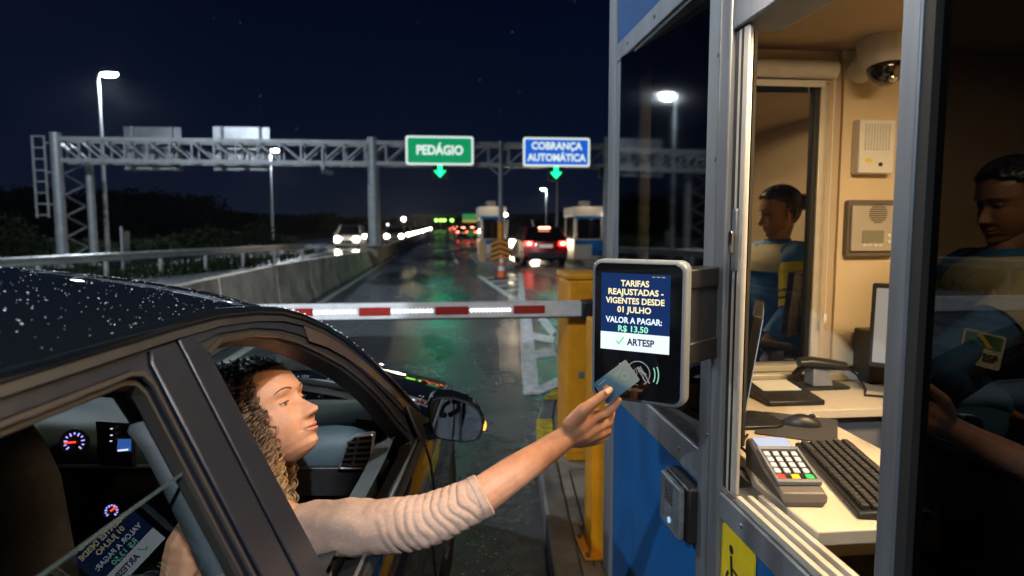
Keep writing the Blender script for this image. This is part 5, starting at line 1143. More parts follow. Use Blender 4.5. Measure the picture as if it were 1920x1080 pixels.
# seats
def seat(u0, u1, v, top):
    rows = []
    for i in range(13):
        t = i / 12; h = .38 + (top - .38) * t; w_ = (u1 - u0) / 2 * (1 - .22 * smoothstep(.75, 1, t)); uc = (u0 + u1) / 2; th = .085 * (1 - .35 * t); vv = v - .13 * t
        rows.append([K(uc + w_ * math.copysign(abs(math.cos(a)) ** .6, math.cos(a)), vv + th * math.copysign(abs(math.sin(a)) ** .8, math.sin(a)), h) for a in [2 * math.pi * k / 24 for k in range(24)]])
    q = MB(); q.grid(rows, cu=True); q.add(rows[-1], [tuple(range(24))]); s_ = q.build('seat', 'cloth', car, smooth=60)
    q = MB(); q.rrect(K((u0 + u1) / 2, v + .10, .30), K(1, 0, 0), K(0, 1, 0), u1 - u0, .52, .08, (0, 0, .14)); q.build('seat_cushion', 'cloth', s_, bevel=.03)
    return s_
seat(-1.62, -.93, 1.42, 1.27); seat(-.86, -.40, 1.10, .90)
q = MB(); P = [K(-1.9, .15, .55), K(-.45, .15, .55), K(-.45, .02, 1.0), K(-1.9, .02, 1.0)]; q.prism(P, K(0, -.12, 0)); q.build('rear_seat', 'cloth', car, bevel=.03)
# seat belt hanging from the B pillar inside, and inner pillar trim
q = MB(); bw_ = .023; path = [(.965, 1.345, .03), (.975, 1.27, .045), (1.0, 1.2, .055), (1.03, 1.10, .055), (1.05, .95, .05), (1.06, .8, .05)]
A_ = [(250, 795, .90), (285, 838, .895), (325, 915, .89), (365, 1000, .885), (402, 1085, .88), (440, 1180, .875)]
q.grid([[av(px - 19 * (1 - .0), py + 6, v), av(px + 19, py - 6, v)] for px, py, v in A_]); ob = q.build('seat_belt', 'belt', car, smooth=60); s_ = ob.modifiers.new('solid', 'SOLIDIFY'); s_.thickness = .0016
q = MB(); q.tube([SP(.95, 1.36, -.075), SP(.97, 1.30, -.08), SP(.99, 1.15, -.08), SP(1.0, .9, -.07)], [(.025, .045), (.026, .045), (.026, .04), (.026, .04)], 12); q.build('inner_pillar', 'trim', car)
q = MB(); q.grid([[K(2 * UC - su(1.0) , v, 1.0) for v in (0, 1)], [K(2 * UC - su(1.3), v, 1.3) for v in (0, 1)]]); 
# ---- rain drops on the roof, pillar and hood
wd_ = MB(); r2 = random.Random(8)
dg = bpy.context.evaluated_depsgraph_get()
def roof_pt(v, s_):
    half = su(eh(v)) - UC; bul = .088 * smoothstep(-.7, .2, v); dv = .10 * (1 - s_ * s_) * smoothstep(1.0, 1.56, v)
    return K(UC + half * s_, v + dv, eh(v) + bul * (1 - abs(s_) ** 2.6) + .006 - .035 * smoothstep(1.1, 1.75, v + dv) * (1 - s_ * s_))
for i in range(3000):
    v = r2.uniform(.35, 1.56); s_ = 1 - 1.7 * r2.random() ** .9; p = roof_pt(v, s_); e1 = (roof_pt(v + .01, s_) - p).normalized(); e2 = (roof_pt(v, s_ - .01) - p).normalized(); n_ = e1.cross(e2).normalized(); n_ = n_ if n_.z > 0 else -n_; e2 = n_.cross(e1)
    rr = min(.0023, .0005 + r2.expovariate(1 / .00033)); wd_.ball(p + n_ * rr * .12, (rr * r2.uniform(.85, 1.3), rr, rr * .5), 8, 5, (e1, e2, n_))
for i in range(260):
    v = r2.uniform(1.3, 2.1); p = SP(v, eh(v) + .004, .006 + r2.uniform(-.004, .004)); rr = r2.uniform(.001, .0028); wd_.ball(p + V((0, 0, r2.uniform(0, .012))), (rr, rr, rr), 6, 4)
for i in range(260):
    s_ = r2.uniform(-.4, .98); v = 2.2 + r2.uniform(0, .35); half = (U0 - .006) - UC; dv = .16 * (1 - s_ * s_); p = K(UC + half * s_, v + dv, .905 + topd(v) + .075 * (1 - abs(s_) ** 2.2) + .001); rr = r2.uniform(.002, .005); wd_.ball(p, (rr, rr, rr * .5), 6, 4)
M['bead'] = mat('rain_bead', (.62, .66, .72), .12, .35)  # whitish base colour stands in for light glinting through clear drops
stuff(wd_.build('rain_drops', 'bead', car, smooth=180))
# ================================================================== PEOPLE
def lerp_tab(tab, z):
    if z >= tab[0][0]: return tab[0][1]
    for (a, fa_), (b, fb) in zip(tab, tab[1:]):
        if b <= z <= a:
            t = (z - b) / (a - b); t = t * t * (3 - 2 * t) * .35 + t * .65; return fb + (fa_ - fb) * t
    return tab[-1][1]
FRONT = [(.118, -.012), (.114, .020), (.106, .043), (.092, .066), (.075, .082), (.055, .0905), (.035, .0945), (.020, .0950), (.008, .0895), (-.008, .0855), (-.025, .0870), (-.045, .0890), (-.060, .0885), (-.078, .0860), (-.092, .0800), (-.106, .0815), (-.116, .0740), (-.122, .0560), (-.125, .030)]
BACK = [(.118, -.022), (.112, -.05), (.095, -.082), (.065, -.100), (.030, -.104), (-.01, -.097), (-.04, -.080), (-.06, -.060), (-.08, -.040), (-.10, -.015), (-.122, .012), (-.125, .02)]
WIDTH = [(.118, .006), (.114, .028), (.104, .047), (.085, .063), (.055, .0735), (.025, .0755), (0, .0735), (-.025, .0705), (-.045, .0675), (-.065, .0615), (-.083, .0525), (-.100, .0405), (-.114, .027), (-.122, .015), (-.125, .006)]
def gs_(x, s): return math.exp(-(x / s) ** 2)
def face_add(x, z, female=True):
    d = 0
    # nose: ridge, tip, wings
    if -.060 < z < .020:
        t = smoothstep(.016, -.040, z); under = smoothstep(-.0575, -.049, z)
        d += (.003 + .0195 * t ** 1.25) * gs_(x, .0078 + .0055 * t) * under
    d += .0055 * gs_(x, .0095) * gs_(z + .043, .009) + .0075 * (gs_(x - .0145, .0062) + gs_(x + .0145, .0062)) * gs_(z + .047, .0075)
    for s in (-1, 1):
        xe = x - s * .0315
        d += -.0095 * gs_(xe, .017) * gs_(z - .0, .0105) - .004 * gs_(x - s * .016, .008) * gs_(z - .002, .012)
        d += .0070 * gs_(xe, .0135) * gs_(z + .001, .0075)                    # eyeball under the lids
        d += .0035 * gs_(xe + s * -.002, .022) * gs_(z - .021, .007)           # brow ridge
        d += .0045 * gs_(x - s * .044, .020) * gs_(z + .033, .020)             # cheek
        d -= .0022 * gs_(x - s * .027, .008) * gs_(z + .068, .012)
        d -= .0030 * gs_(xe, .012) * gs_(z - .0095, .0022) * 1.0               # lid crease
    lw = .0215
    m_ = max(0, 1 - (x / .027) ** 2)
    d += .0072 * gs_(x, lw * .8) * gs_(z + .0700, .0058) - .0015 * gs_(x, .004) * gs_(z + .064, .006)
    d += .0085 * gs_(x, lw * .72) * gs_(z + .0825, .0062)
    d -= .0062 * gs_(x, lw) * gs_(z + .0760 + .0016 * gs_(x, .012) - .002 * (abs(x) / .022) ** 2, .0019)
    d += .0045 * gs_(x, .016) * gs_(z + .107, .011)
    return d
class FaceWarp:                                                  # softens the proportions: shorter lower face, higher brow
    def __init__(s, m): s.m = m
    def __matmul__(s, p):
        z = p.z; k = smoothstep(-.015, -.125, z)
        return s.m @ V((p.x * (1 - .05 * k), p.y - .007 * smoothstep(-.085, -.125, z) * (p.y > 0), z * .88 if z < 0 else z * 1.05))
    def to_3x3(s): return s.m.to_3x3()
def head_mesh(mb, Mx, lip=None):
    zs = []
    z = .118
    while z > -.125: zs.append(z); z -= .0020 if z < .03 else .0035
    zs.append(-.125); n = 132
    rows = []; info = []
    for z in zs:
        f_, b_, w_ = lerp_tab(FRONT, z), lerp_tab(BACK, z), lerp_tab(WIDTH, z); yc = b_ + (f_ - b_) * .47; row = []
        for k in range(n):
            t = k / n; a = 2 * math.pi * t; a = a - .42 * math.sin(a)                    # denser at the front (a = 0)
            c_, s_ = math.cos(a), math.sin(a); jaw = smoothstep(-.04, -.10, z)
            ex = .80 + .25 * jaw
            x = w_ * math.copysign(abs(s_) ** (.92 + .1 * jaw), s_); y = yc + ((f_ - yc) * abs(c_) ** ex if c_ > 0 else -(yc - b_) * abs(c_) ** .95)
            if c_ > 0: y += face_add(x, z) * smoothstep(0, .35, c_)
            row.append(Mx @ V((x, y, z)))
        rows.append(row)
    b0 = len(mb.v); mb.grid(rows, cu=True); mb.add(rows[0], [tuple(range(n))]); mb.add(rows[-1], [tuple(range(n))])
def face_y(x, z):
    f_, b_, w_ = lerp_tab(FRONT, z), lerp_tab(BACK, z), lerp_tab(WIDTH, z); yc = b_ + (f_ - b_) * .47; s_ = min(.99, abs(x) / w_); s_ = s_ ** (1 / .92); c_ = math.sqrt(1 - s_ * s_)
    return yc + (f_ - yc) * c_ ** .80 + face_add(x, z) * smoothstep(0, .35, c_)
def face_details(Mx, parent, skin, lipm, browm, gaze=(0, 0), closed=.35, ear=True):
    FM = lambda x, z, o=0: Mx @ V((x, face_y(x, z) + o, z))
    fwd = (Mx.to_3x3() @ V((0, 1, 0))).normalized(); rt = (Mx.to_3x3() @ V((1, 0, 0))).normalized(); upv = (Mx.to_3x3() @ V((0, 0, 1))).normalized()
    # lips as surface patches following the face
    q = MB()
    def lip_patch(zf0, zf1, n=22, m=6):
        rows = []
        for k in range(n + 1):
            x = -.0235 + .047 * k / n; a, b = zf0(x), zf1(x); rows.append([FM(x, a + (b - a) * i / m, .0006 + .0012 * math.sin(math.pi * i / m) * max(0, 1 - (x / .0235) ** 2)) for i in range(m + 1)])
        q.grid(rows)
    e_ = lambda x: max(0, 1 - (x / .0238) ** 2) ** .75
    mid = lambda x: -.0760 - .0016 * gs_(x, .012) + .0012 * (abs(x) / .0235) ** 2
    lip_patch(lambda x: mid(x) + .0003, lambda x: mid(x) + .0003 + e_(x) * (.0078 - .0016 * gs_(x, .0035) + .0008 * gs_(abs(x) - .006, .004)))
    lip_patch(lambda x: mid(x) - .0003, lambda x: mid(x) - .0003 - e_(x) * .0098)
    q.build('lips', lipm, parent, smooth=180, recalc=True)
    for s in (-1, 1):
        q = MB(); top, bot = [], []
        N_ = 16
        for k in range(N_ + 1):
            t = k / N_; x = s * (.0145 + .037 * t); z = .0185 + .0075 * math.sin(math.pi * min(1, t * 1.05) * .62) - .0060 * t ** 2.2 ; th = .0036 * (1 - t) ** .5 * smoothstep(-.1, .18, t) + .0006
            top.append((x, z + th * .5)); bot.append((x, z - th * .5))
        q.grid([[FM(*p, .0012) for p in top], [FM(x, (z + z2) / 2, .0022) for (x, z), (x2, z2) in zip(top, bot)], [FM(*p, .0010) for p in bot]])
        rb = random.Random(4)
        for k in range(60):
            t = rb.random(); i = int(t * (N_ - 1)); x, z = bot[i]; a = FM(x, z + .0008, .001); b = FM(x + s * .004, z + .0048 * (1 - t * .8), .0022); q.tube([a, b], [.00035, .0001], 3)
        q.build('eyebrow', browm, parent, smooth=60)
        # eye: white, iris, lids, lashes
        c_ = Mx @ V((s * .0315, face_y(s * .0315, .0) - .0100, -.0005)); r_ = .0122
        q = MB(); q.ball(c_, r_, 20, 14, (rt, fwd, upv)); eye = q.build('eyeball', 'eye_white', parent, smooth=180)
        gz_ = (fwd + rt * gaze[0] + upv * gaze[1]).normalized(); ga = gz_.orthogonal().normalized(); gb = gz_.cross(ga)
        q = MB(); q.lathe(c_, gz_, [(0, r_ + .0009), (.003, r_ + .0006), (.0056, r_ - .0012), (.0060, r_ - .0022)], 20); q.build('iris', 'iris', eye, smooth=180)
        def lid(mb, e0, e1, o):
            rows = []
            for i in range(7):
                row = []
                for k in range(19):
                    az = R(-72 + 144 * k / 18); taper = math.cos(az) ** .6; lo = R(e0 * taper + (-3)); hi = R(e1); el = lo + (hi - lo) * i / 6
                    d = rt * (math.sin(az) * math.cos(el) * 1.04) + fwd * (math.cos(az) * math.cos(el)) + upv * math.sin(el); row.append(c_ + d * (r_ + o * (1 - .35 * i / 6)))
                rows.append(row)
            mb.grid(rows); return rows[0]
        q = MB(); edge_u = lid(q, 30 - 34 * closed, 72, .0016); edge_l = lid(q, -20 + 4 * closed, -60, .0005); q.build('eyelid', skin, parent, smooth=180)
        q = MB()
        P = [p + (p - c_).normalized() * .0006 for p in edge_u[1:-1]]; q.tube(P, [.0003 + .0008 * math.sin(math.pi * i / (len(P) - 1)) for i in range(len(P))], 5)
        for i in range(len(P)):
            t = i / (len(P) - 1); outw = (t - .5) * 2; dirv = (P[i] - c_).normalized()
            for j in range(2):
                b_ = P[i] + (P[min(i + 1, len(P) - 1)] - P[i]) * (j * .5); q.tube([b_, b_ + dirv * .0022 + rt * outw * .0009 + upv * .0002, b_ + dirv * .0040 + rt * outw * .0018 + upv * .0016], [.00034, .00026, .00008], 3)
        P2 = [p + (p - c_).normalized() * .0003 for p in edge_l[3:-3]]; q.tube(P2, .0003, 4)
        q.build('eyelash', 'lash', parent, smooth=60)
        # nostril
        q = MB(); q.ball(Mx @ V((s * .0078, face_y(s * .0078, -.0508) - .0065, -.0532)), (.0036, .0050, .0022), 10, 6, (rt, fwd, upv)); q.build('nostril', 'nostril', parent)
        if ear:
            q = MB(); ec = Mx @ V((s * .0755, -.010, -.012)); on = (rt * s * .9 - fwd * .45).normalized(); ef = on.cross(upv).normalized() * (1 if s > 0 else -1)
            q.ball(ec, (.006, .017, .030), 14, 8, (on, ef, upv)); q.tube([ec + on * .006 + ef * (.016 * math.cos(t)) + upv * (.029 * math.sin(t)) for t in [R(-70 + 280 * i / 20) for i in range(21)]], .0035, 6); q.build('ear', skin, parent)
M['eye_white'] = mat('eye_white', (.42, .38, .35), .12, coat=.6); M['iris'] = mat('iris_brown', (.035, .016, .008), .06, coat=1); M['lash'] = mat('eyelash', (.008, .006, .005), .6); M['nostril'] = mat('nostril_shade', (.10, .035, .02), .8)
M['lips_w'] = mat('lips_rose', (.43, .165, .115), .36, nz=.08, nscale=300, sss=.1); M['brow'] = mat('eyebrow_brown', (.085, .042, .024), .7); M['sweater'] = None

def voxel_union(name, balls, mats, parent, vox=.004, smooth_it=6):
    """balls: list of chains; a chain is a list of (point, radius) -> one continuous skin"""
    q = MB()
    for ch in balls:
        for (a, ra), (b, rb_) in zip(ch, ch[1:]):
            a, b = V(a), V(b); n = max(2, int((b - a).length / (min(ra, rb_) * .5))); axn = (b - a).normalized(); t0 = axn.orthogonal().normalized(); t1 = axn.cross(t0)
            rows = []
            for i in range(5):
                e = R(-90 + 90 * i / 4.0 + .5); rows.append((a + axn * (ra * math.sin(e)), max(.0004, ra * math.cos(e))))
            for i in range(5):
                e = R(90 * i / 4.0 - .5); rows.append((b + axn * (rb_ * math.sin(e)), max(.0004, rb_ * math.cos(e))))
            g_ = [[p + t0 * (r_ * math.cos(2 * math.pi * k / 16)) + t1 * (r_ * math.sin(2 * math.pi * k / 16)) for k in range(16)] for p, r_ in rows]
            b0 = len(q.v); q.grid(g_, cu=True); q.f += [tuple(b0 + k for k in range(16)), tuple(b0 + 9 * 16 + k for k in range(16))]; q.mi += [0, 0]
    o = q.build(name, mats, parent)
    m_ = o.modifiers.new('remesh', 'REMESH'); m_.mode = 'VOXEL'; m_.voxel_size = vox; m_.use_smooth_shade = True
    m_ = o.modifiers.new('smooth', 'SMOOTH'); m_.iterations = smooth_it; m_.factor = .5
    bpy.context.view_layer.update(); dg_ = bpy.context.evaluated_depsgraph_get(); me = bpy.data.meshes.new_from_object(o.evaluated_get(dg_))
    o.modifiers.clear(); old = o.data; o.data = me; bpy.data.meshes.remove(old)
    if not me.materials:
        for q_ in (mats if isinstance(mats, (list, tuple)) else [mats]): me.materials.append(M[q_])
    me.polygons.foreach_set('use_smooth', [True] * len(me.polygons)); return o
def join_mesh(o, mb):                                            # adds further geometry to an existing mesh object
    o0 = ORG.get(root_of(o).name, V()); bm = bmesh.new(); bm.from_mesh(o.data); vs_ = [bm.verts.new(p - o0) for p in mb.v]
    for f in mb.f:
        try: ff = bm.faces.new([vs_[i] for i in f]); ff.smooth = True
        except ValueError: pass
    bmesh.ops.recalc_face_normals(bm, faces=bm.faces); bm.to_mesh(o.data); bm.free()

# ------------------------------------------------------------------ the woman in the car
wm = thing('person', 'woman with curly hair and beige sweater, reaching out of the car with a card', 'person', tuple(K(-.55, 1.35, .5)))
HC = av(497, 784, 1.50)
def head_matrix(c, yaw, pitch, roll, scale=1.0):
    """local: y = facing, x = the head's own right, z = up;  yaw 0 faces away along the road, 90 faces right"""
    yw = R(yaw); f_ = K(math.sin(yw), math.cos(yw), 0); r_ = K(math.cos(yw), -math.sin(yw), 0); u_ = V((0, 0, 1))
    B = Matrix((r_, f_, u_)).transposed().to_4x4()
    return Matrix.Translation(c) @ B @ Matrix.Rotation(R(pitch), 4, 'X') @ Matrix.Rotation(R(roll), 4, 'Y') @ Matrix.Scale(scale, 4)
HM = head_matrix(HC, 101, 33, -5, 1.12)
neck0 = HM @ V((0, -.018, -.06)); neck1 = K(-.60, 1.33, 1.00)
A = {}
def P3(px, py, v): return av(px, py, v)
sh = P3(572, 1000, 1.33); el_ = P3(800, 984, 1.27); cu = P3(905, 928, 1.30); wr = P3(1062, 820, 1.37)
chains = [
    [(neck0, .050), (neck0.lerp(neck1, .5), .049), (neck1, .056)],
    [(neck1, .056), (K(-.60, 1.30, .90), .10), (K(-.60, 1.28, .72), .12), (K(-.58, 1.30, .55), .13)],
    [(neck1, .05), (sh, .048), (P3(690, 990, 1.26), .043), (el_, .038), (P3(860, 955, 1.285), .040), (cu, .0385), (P3(960, 889, 1.325), .0355), (P3(1010, 856, 1.35), .0305), (wr, .0245)],
    # palm: back of the hand
    [(wr, .0235), (P3(1085, 800, 1.368), .0215), (P3(1108, 784, 1.374), .0165)],
    [(wr, .0235), (P3(1092, 812, 1.375), .0215), (P3(1120, 798, 1.384), .0155)],
    [(wr, .0225), (P3(1090, 822, 1.380), .0190), (P3(1122, 812, 1.390), .0145)],
    [(wr, .0200), (P3(1085, 826, 1.385), .0165), (P3(1116, 824, 1.395), .0130)],
    # thumb
    [(P3(1070, 797, 1.362), .0185), (P3(1093, 770, 1.352), .0148), (P3(1113, 755, 1.350), .0112), (P3(1131, 741, 1.353), .0103), (P3(1143, 731, 1.3575), .0078)],
    # index finger
    [(P3(1110, 782, 1.374), .0150), (P3(1134, 776, 1.378), .0118), (P3(1149, 762, 1.379), .0103), (P3(1159, 750, 1.3785), .0083)],
    # middle, ring and little fingers curl behind the card
    [(P3(1120, 798, 1.384), .0145), (P3(1140, 792, 1.398), .0110), (P3(1146, 775, 1.402), .0098), (P3(1140, 762, 1.392), .0085)],
    [(P3(1122, 811, 1.390), .0135), (P3(1138, 808, 1.404), .0105), (P3(1135, 793, 1.412), .0095), (P3(1122, 786, 1.406), .0085)],
    [(P3(1116, 823, 1.395), .0125), (P3(1131, 822, 1.406), .0095), (P3(1128, 811, 1.414), .0085), (P3(1116, 806, 1.408), .0075)],
]
body = voxel_union('body', chains, 'skin', wm, .0032, 5)
HW = FaceWarp(HM); hm_ = MB(); head_mesh(hm_, HW); join_mesh(body, hm_)
face_details(HW, wm, 'skin', 'lips_w', 'brow', gaze=(.05, -.38), closed=.80)
# thumb nail and finger nail
q = MB(); na, nb = P3(1136, 735, 1.3445), P3(1146, 728, 1.3505); nd_ = (nb - na).normalized(); nn_ = (V((0, 0, CAMH)) - na).normalized() * .75 + V((0, 0, .5)); nn_ = (nn_ - nd_ * nn_.dot(nd_)).normalized(); nx_ = nd_.cross(nn_)
q.grid([[na + nd_ * (.0105 * (i / 6 - .1)) + nx_ * (.0058 * s_ * math.sqrt(max(.05, 1 - (abs(i / 6 - .5) * 1.6) ** 4))) + nn_ * (.0016 - .0030 * s_ * s_) for s_ in (-1, -.6, -.2, .2, .6, 1)] for i in range(7)]); q.build('thumbnail', mat('nail', (.62, .36, .28), .18, coat=.8), wm, smooth=180)
# ---- sweater
M['sweater'] = mat('beige_knit', (.44, .285, .21), .88, nz=.10, nscale=160, bump=.5, bscale=900, col2=None)
slv = [(505, 1060, 1.36, .088), (540, 1022, 1.345, .074), (580, 1002, 1.325, .064), (620, 993, 1.295, .0575), (660, 990, 1.270, .0555), (700, 988, 1.262, .0540), (740, 985, 1.262, .0530), (780, 980, 1.265, .0520), (810, 972, 1.272, .0500), (840, 960, 1.280, .0480), (865, 949, 1.288, .0460), (885, 939, 1.294, .0440), (900, 931, 1.299, .0428), (907, 927, 1.301, .0425)]
def catmull(P, n):
    res = []
    for i in range(len(P) - 1):
        p0, p1, p2, p3 = P[max(0, i - 1)], P[i], P[i + 1], P[min(len(P) - 1, i + 2)]
        for k in range(n):
            t = k / n; res.append(tuple(.5 * (2 * b + (c_ - a) * t + (2 * a - 5 * b + 4 * c_ - d) * t * t + (3 * b - a - 3 * c_ + d) * t ** 3) for a, b, c_, d in zip(p0, p1, p2, p3)))
    return res + [P[-1]]
cs = catmull(slv, 14); pts = [av(a, b, v) for a, b, v, r_ in cs]; rows = []; n = 64; m = len(pts)
upv = V((0, 0, 1)); cur = None
for i, (p, (a, b, v, r_)) in enumerate(zip(pts, cs)):
    tg = (pts[min(i + 1, m - 1)] - pts[max(0, i - 1)]).normalized(); ux = (upv - tg * tg.dot(upv)).normalized(); uy = tg.cross(ux); row = []
    for k in range(n):
        t = 2 * math.pi * k / n; s_px = a
        # bunched folds between elbow and cuff: sharp sloping ridges, fading elsewhere
        ph = (s_px + 16 * math.sin(t + .6) + 7 * noise.noise(V((math.cos(t), math.sin(t), s_px * .02)))) 
        w1 = smoothstep(690, 765, s_px) * smoothstep(898, 868, s_px); w2 = .40 * smoothstep(560, 600, s_px) * smoothstep(760, 690, s_px)
        f1 = 1 - abs(math.sin(ph * .185 + .9 * math.sin(t * 2 + .5) + 1.3 * noise.noise(V((s_px * .03, math.cos(t) * .8, math.sin(t) * .8))))); f1 = f1 ** 2.2 * (.55 + .9 * max(0, .5 + noise.noise(V((s_px * .035 + 7, math.cos(t) * 1.1, math.sin(t) * 1.1)))))
        f2 = noise.noise(V((s_px * .022 + 4, math.cos(t) * 1.3, math.sin(t) * 1.3))) + .5 * noise.noise(V((s_px * .05, math.cos(t) * 2.5, math.sin(t) * 2.5 + 5)))
        dr = w1 * (-.0046 * f1 + .001) + w2 * .012 * f2 + .0018 * noise.noise(V((s_px * .06, math.cos(t) * 3, math.sin(t) * 3)))
        if s_px > 893: dr += .0014
        row.append(p + ux * ((r_ + dr) * math.cos(t)) + uy * ((r_ + dr) * .96 * math.sin(t)))
    rows.append(row)
q = MB(); q.grid(rows, cu=True)
# turned cuff edge
tg = (pts[-1] - pts[-3]).normalized(); q.grid([rows[-1], [p + (pts[-1] - p) * .06 + tg * .003 for p in rows[-1]], [p + (pts[-1] - p) * .12 for p in rows[-1]], [p + (pts[-1] - p) * .12 - tg * .04 for p in rows[-1]]], cu=True)
# torso
rows = []
for i in range(26):
    t = i / 25; h = .50 + .515 * t; w_ = .140 + .02 * math.sin(t * 3) - .080 * smoothstep(.80, 1, t); d_ = .12 - .05 * smoothstep(.75, 1, t) + .02 * math.exp(-((t - .6) / .15) ** 2)
    ce = (-.535, 1.315); ang = R(-20); rows.append([])
    for k in range(48):
        a = 2 * math.pi * k / 48; x, y = w_ * math.copysign(abs(math.cos(a)) ** .85, math.cos(a)), d_ * math.copysign(abs(math.sin(a)) ** .85, math.sin(a)); wv = .006 * noise.noise(V((x * 9, y * 9, h * 12)))
        rows[-1].append(K(ce[0] + x * math.cos(ang) - y * math.sin(ang) + wv, ce[1] + x * math.sin(ang) + y * math.cos(ang) + wv, h - .05 * abs(x) / .165 * smoothstep(.7, 1, t)))
q.grid(rows, cu=True)
q.build('sweater', 'sweater', wm, smooth=180, recalc=True)
# ---- hair
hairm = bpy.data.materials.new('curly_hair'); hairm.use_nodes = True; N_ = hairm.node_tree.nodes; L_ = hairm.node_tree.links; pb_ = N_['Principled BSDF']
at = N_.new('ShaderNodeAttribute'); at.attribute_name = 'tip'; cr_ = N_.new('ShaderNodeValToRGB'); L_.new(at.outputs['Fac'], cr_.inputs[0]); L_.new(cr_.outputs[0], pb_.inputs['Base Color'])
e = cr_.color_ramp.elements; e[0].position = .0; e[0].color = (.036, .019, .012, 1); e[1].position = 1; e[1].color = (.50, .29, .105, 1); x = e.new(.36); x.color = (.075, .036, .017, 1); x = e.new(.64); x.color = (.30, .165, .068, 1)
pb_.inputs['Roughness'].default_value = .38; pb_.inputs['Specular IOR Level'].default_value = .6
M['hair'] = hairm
rh = random.Random(21); hb = MB(); tips = []
up_l = HM.to_3x3().inverted() @ V((0, 0, 1))
def scalp(az, el):                                               # az 0 = front, positive to the head's right
    d = V((math.sin(az) * math.cos(el), math.cos(az) * math.cos(el), math.sin(el))); c_ = V((0, -.006, .022)); r_ = V((.0775, .101, .098)); t = 1 / math.sqrt((d.x / r_.x) ** 2 + (d.y / r_.y) ** 2 + (d.z / r_.z) ** 2); return c_ + d * t, d
def hair_ok(p):
    # hairline: forehead at z ~ .075, temples further back, behind the ear below
    x, y, z = p
    if y > .055: return z > .071 or (abs(x) > .05 and z > .05)
    if y > .020: return z > .022 + (y - .02) * .95
    if y > -.01: return z > -.030 + (y + .01) * 2.2 
    return z > -.075
# scalp cap of dark hair
rows = []
for i in range(40):
    el = R(90 - 150 * i / 39); row = []
    for k in range(72):
        az = 2 * math.pi * k / 72; p, d = scalp(az, el); row.append(HM @ (p + d * (.003 + .004 * smoothstep(.04, .09, p.z) + .002 * math.sin(k * 2.3) * math.sin(i * 1.7)) if hair_ok(p) else p - d * .03))
    rows.append(row)
b0 = len(hb.v); hb.grid(rows, cu=True); tips += [0.05] * (len(hb.v) - b0)
def curl(root, d, length, rad, pitch, drop, tr_, out_, tip0, tip1, sd_, drift=0.0):
    r3 = random.Random(sd_); P = []; n = max(10, int(length / .0031)); p = HM @ root; dw = (HM.to_3x3() @ d).normalized(); cen = HM @ V((0, -.005, .01)); vel = (dw * out_ + V((r3.gauss(0, .2), r3.gauss(0, .2), -.15))).normalized(); ph = r3.uniform(0, 6.28); step = length / n
    for i in range(n + 1):
        t = i / n; vel = (vel + V((0, 0, -drop * (1 + 3 * t))) + V((r3.gauss(0, .05), r3.gauss(0, .05), 0)) + K(drift * 1.6, -drift * .3, 0)).normalized(); p = p + vel * step
        # keep outside the head
        lp = HM.inverted() @ p; rr_ = math.sqrt((lp.x / .083) ** 2 + ((lp.y + .008) / .106) ** 2 + ((lp.z - .005) / .122) ** 2)
        if rr_ < 1: lp = V((lp.x / rr_, (lp.y + .008) / rr_ - .008, (lp.z - .005) / rr_ + .005)); p = HM @ lp
        t0 = vel.orthogonal().normalized(); t1 = vel.cross(t0); a = ph + 2 * math.pi * i * step / pitch; r_ = rad * min(1, t * 6)
        ref = K(1, 0, 0); t0 = (ref - vel * ref.dot(vel)).normalized(); t1 = vel.cross(t0)
        P.append(p + t0 * (r_ * math.cos(a)) + t1 * (r_ * math.sin(a)))
    for lk in range(4):
        off = V((r3.gauss(0, 1), r3.gauss(0, 1), r3.gauss(0, 1))) * tr_ * 1.15; ga_ = r3.uniform(.8, 1.25)
        P_ = [p_ + off * (1 + .5 * math.sin(i_ * .13 + lk * 2)) + off.cross(V((0, 0, 1))) * math.sin(i_ * .21 + lk) for i_, p_ in enumerate(P)]
        rs_ = [tr_ * .50 * ga_ * (1 - .6 * (i / n) ** 3) for i in range(n + 1)]; hb.tube(P_, rs_, 4)
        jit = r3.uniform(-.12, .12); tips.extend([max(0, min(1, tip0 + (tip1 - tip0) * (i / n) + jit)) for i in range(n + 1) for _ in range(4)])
cnt = 0
while cnt < 820:
    az = rh.uniform(-math.pi, math.pi); el = math.asin(rh.uniform(-.55, 1)); p, d = scalp(az, el)
    if not hair_ok(p): continue
    if p.y > .03 and p.x < -.05: continue
    p = p + d * .004; cnt += 1; front = smoothstep(-.02, .05, p.y); long_ = rh.random() < (.55 if p.z < .06 else .25) and p.y < .02
    ln = rh.uniform(.20, .33) if long_ else rh.uniform(.06, .11) + .045 * smoothstep(.06, .10, p.z); dd = V((d.x, d.y - 1.2 * front, d.z + .35 * front)).normalized()
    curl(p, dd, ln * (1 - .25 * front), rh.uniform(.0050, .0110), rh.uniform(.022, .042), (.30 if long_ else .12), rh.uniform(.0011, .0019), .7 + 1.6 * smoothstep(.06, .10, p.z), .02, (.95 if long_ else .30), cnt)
# flyaway front curls that frame the near side of the face
for i in range(230):
    zz = rh.uniform(-.045, .088); yy = rh.uniform(-.05, .058 - .60 * max(0, -zz) - .3 * max(0, zz - .06)); xx = lerp_tab(WIDTH, zz) * math.sqrt(max(.2, 1 - max(0, yy / .1) ** 2)) + .003
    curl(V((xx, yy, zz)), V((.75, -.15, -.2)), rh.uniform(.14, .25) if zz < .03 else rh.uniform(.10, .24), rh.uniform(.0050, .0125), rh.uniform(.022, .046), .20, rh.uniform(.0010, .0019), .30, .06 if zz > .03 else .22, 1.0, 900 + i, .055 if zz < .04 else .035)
# soft baby hairs along the hairline
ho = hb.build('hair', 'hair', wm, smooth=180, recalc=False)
att = ho.data.attributes.new('tip', 'FLOAT', 'POINT'); att.data.foreach_set('value', tips[:len(ho.data.vertices)] + [0.5] * max(0, len(ho.data.vertices) - len(tips)))
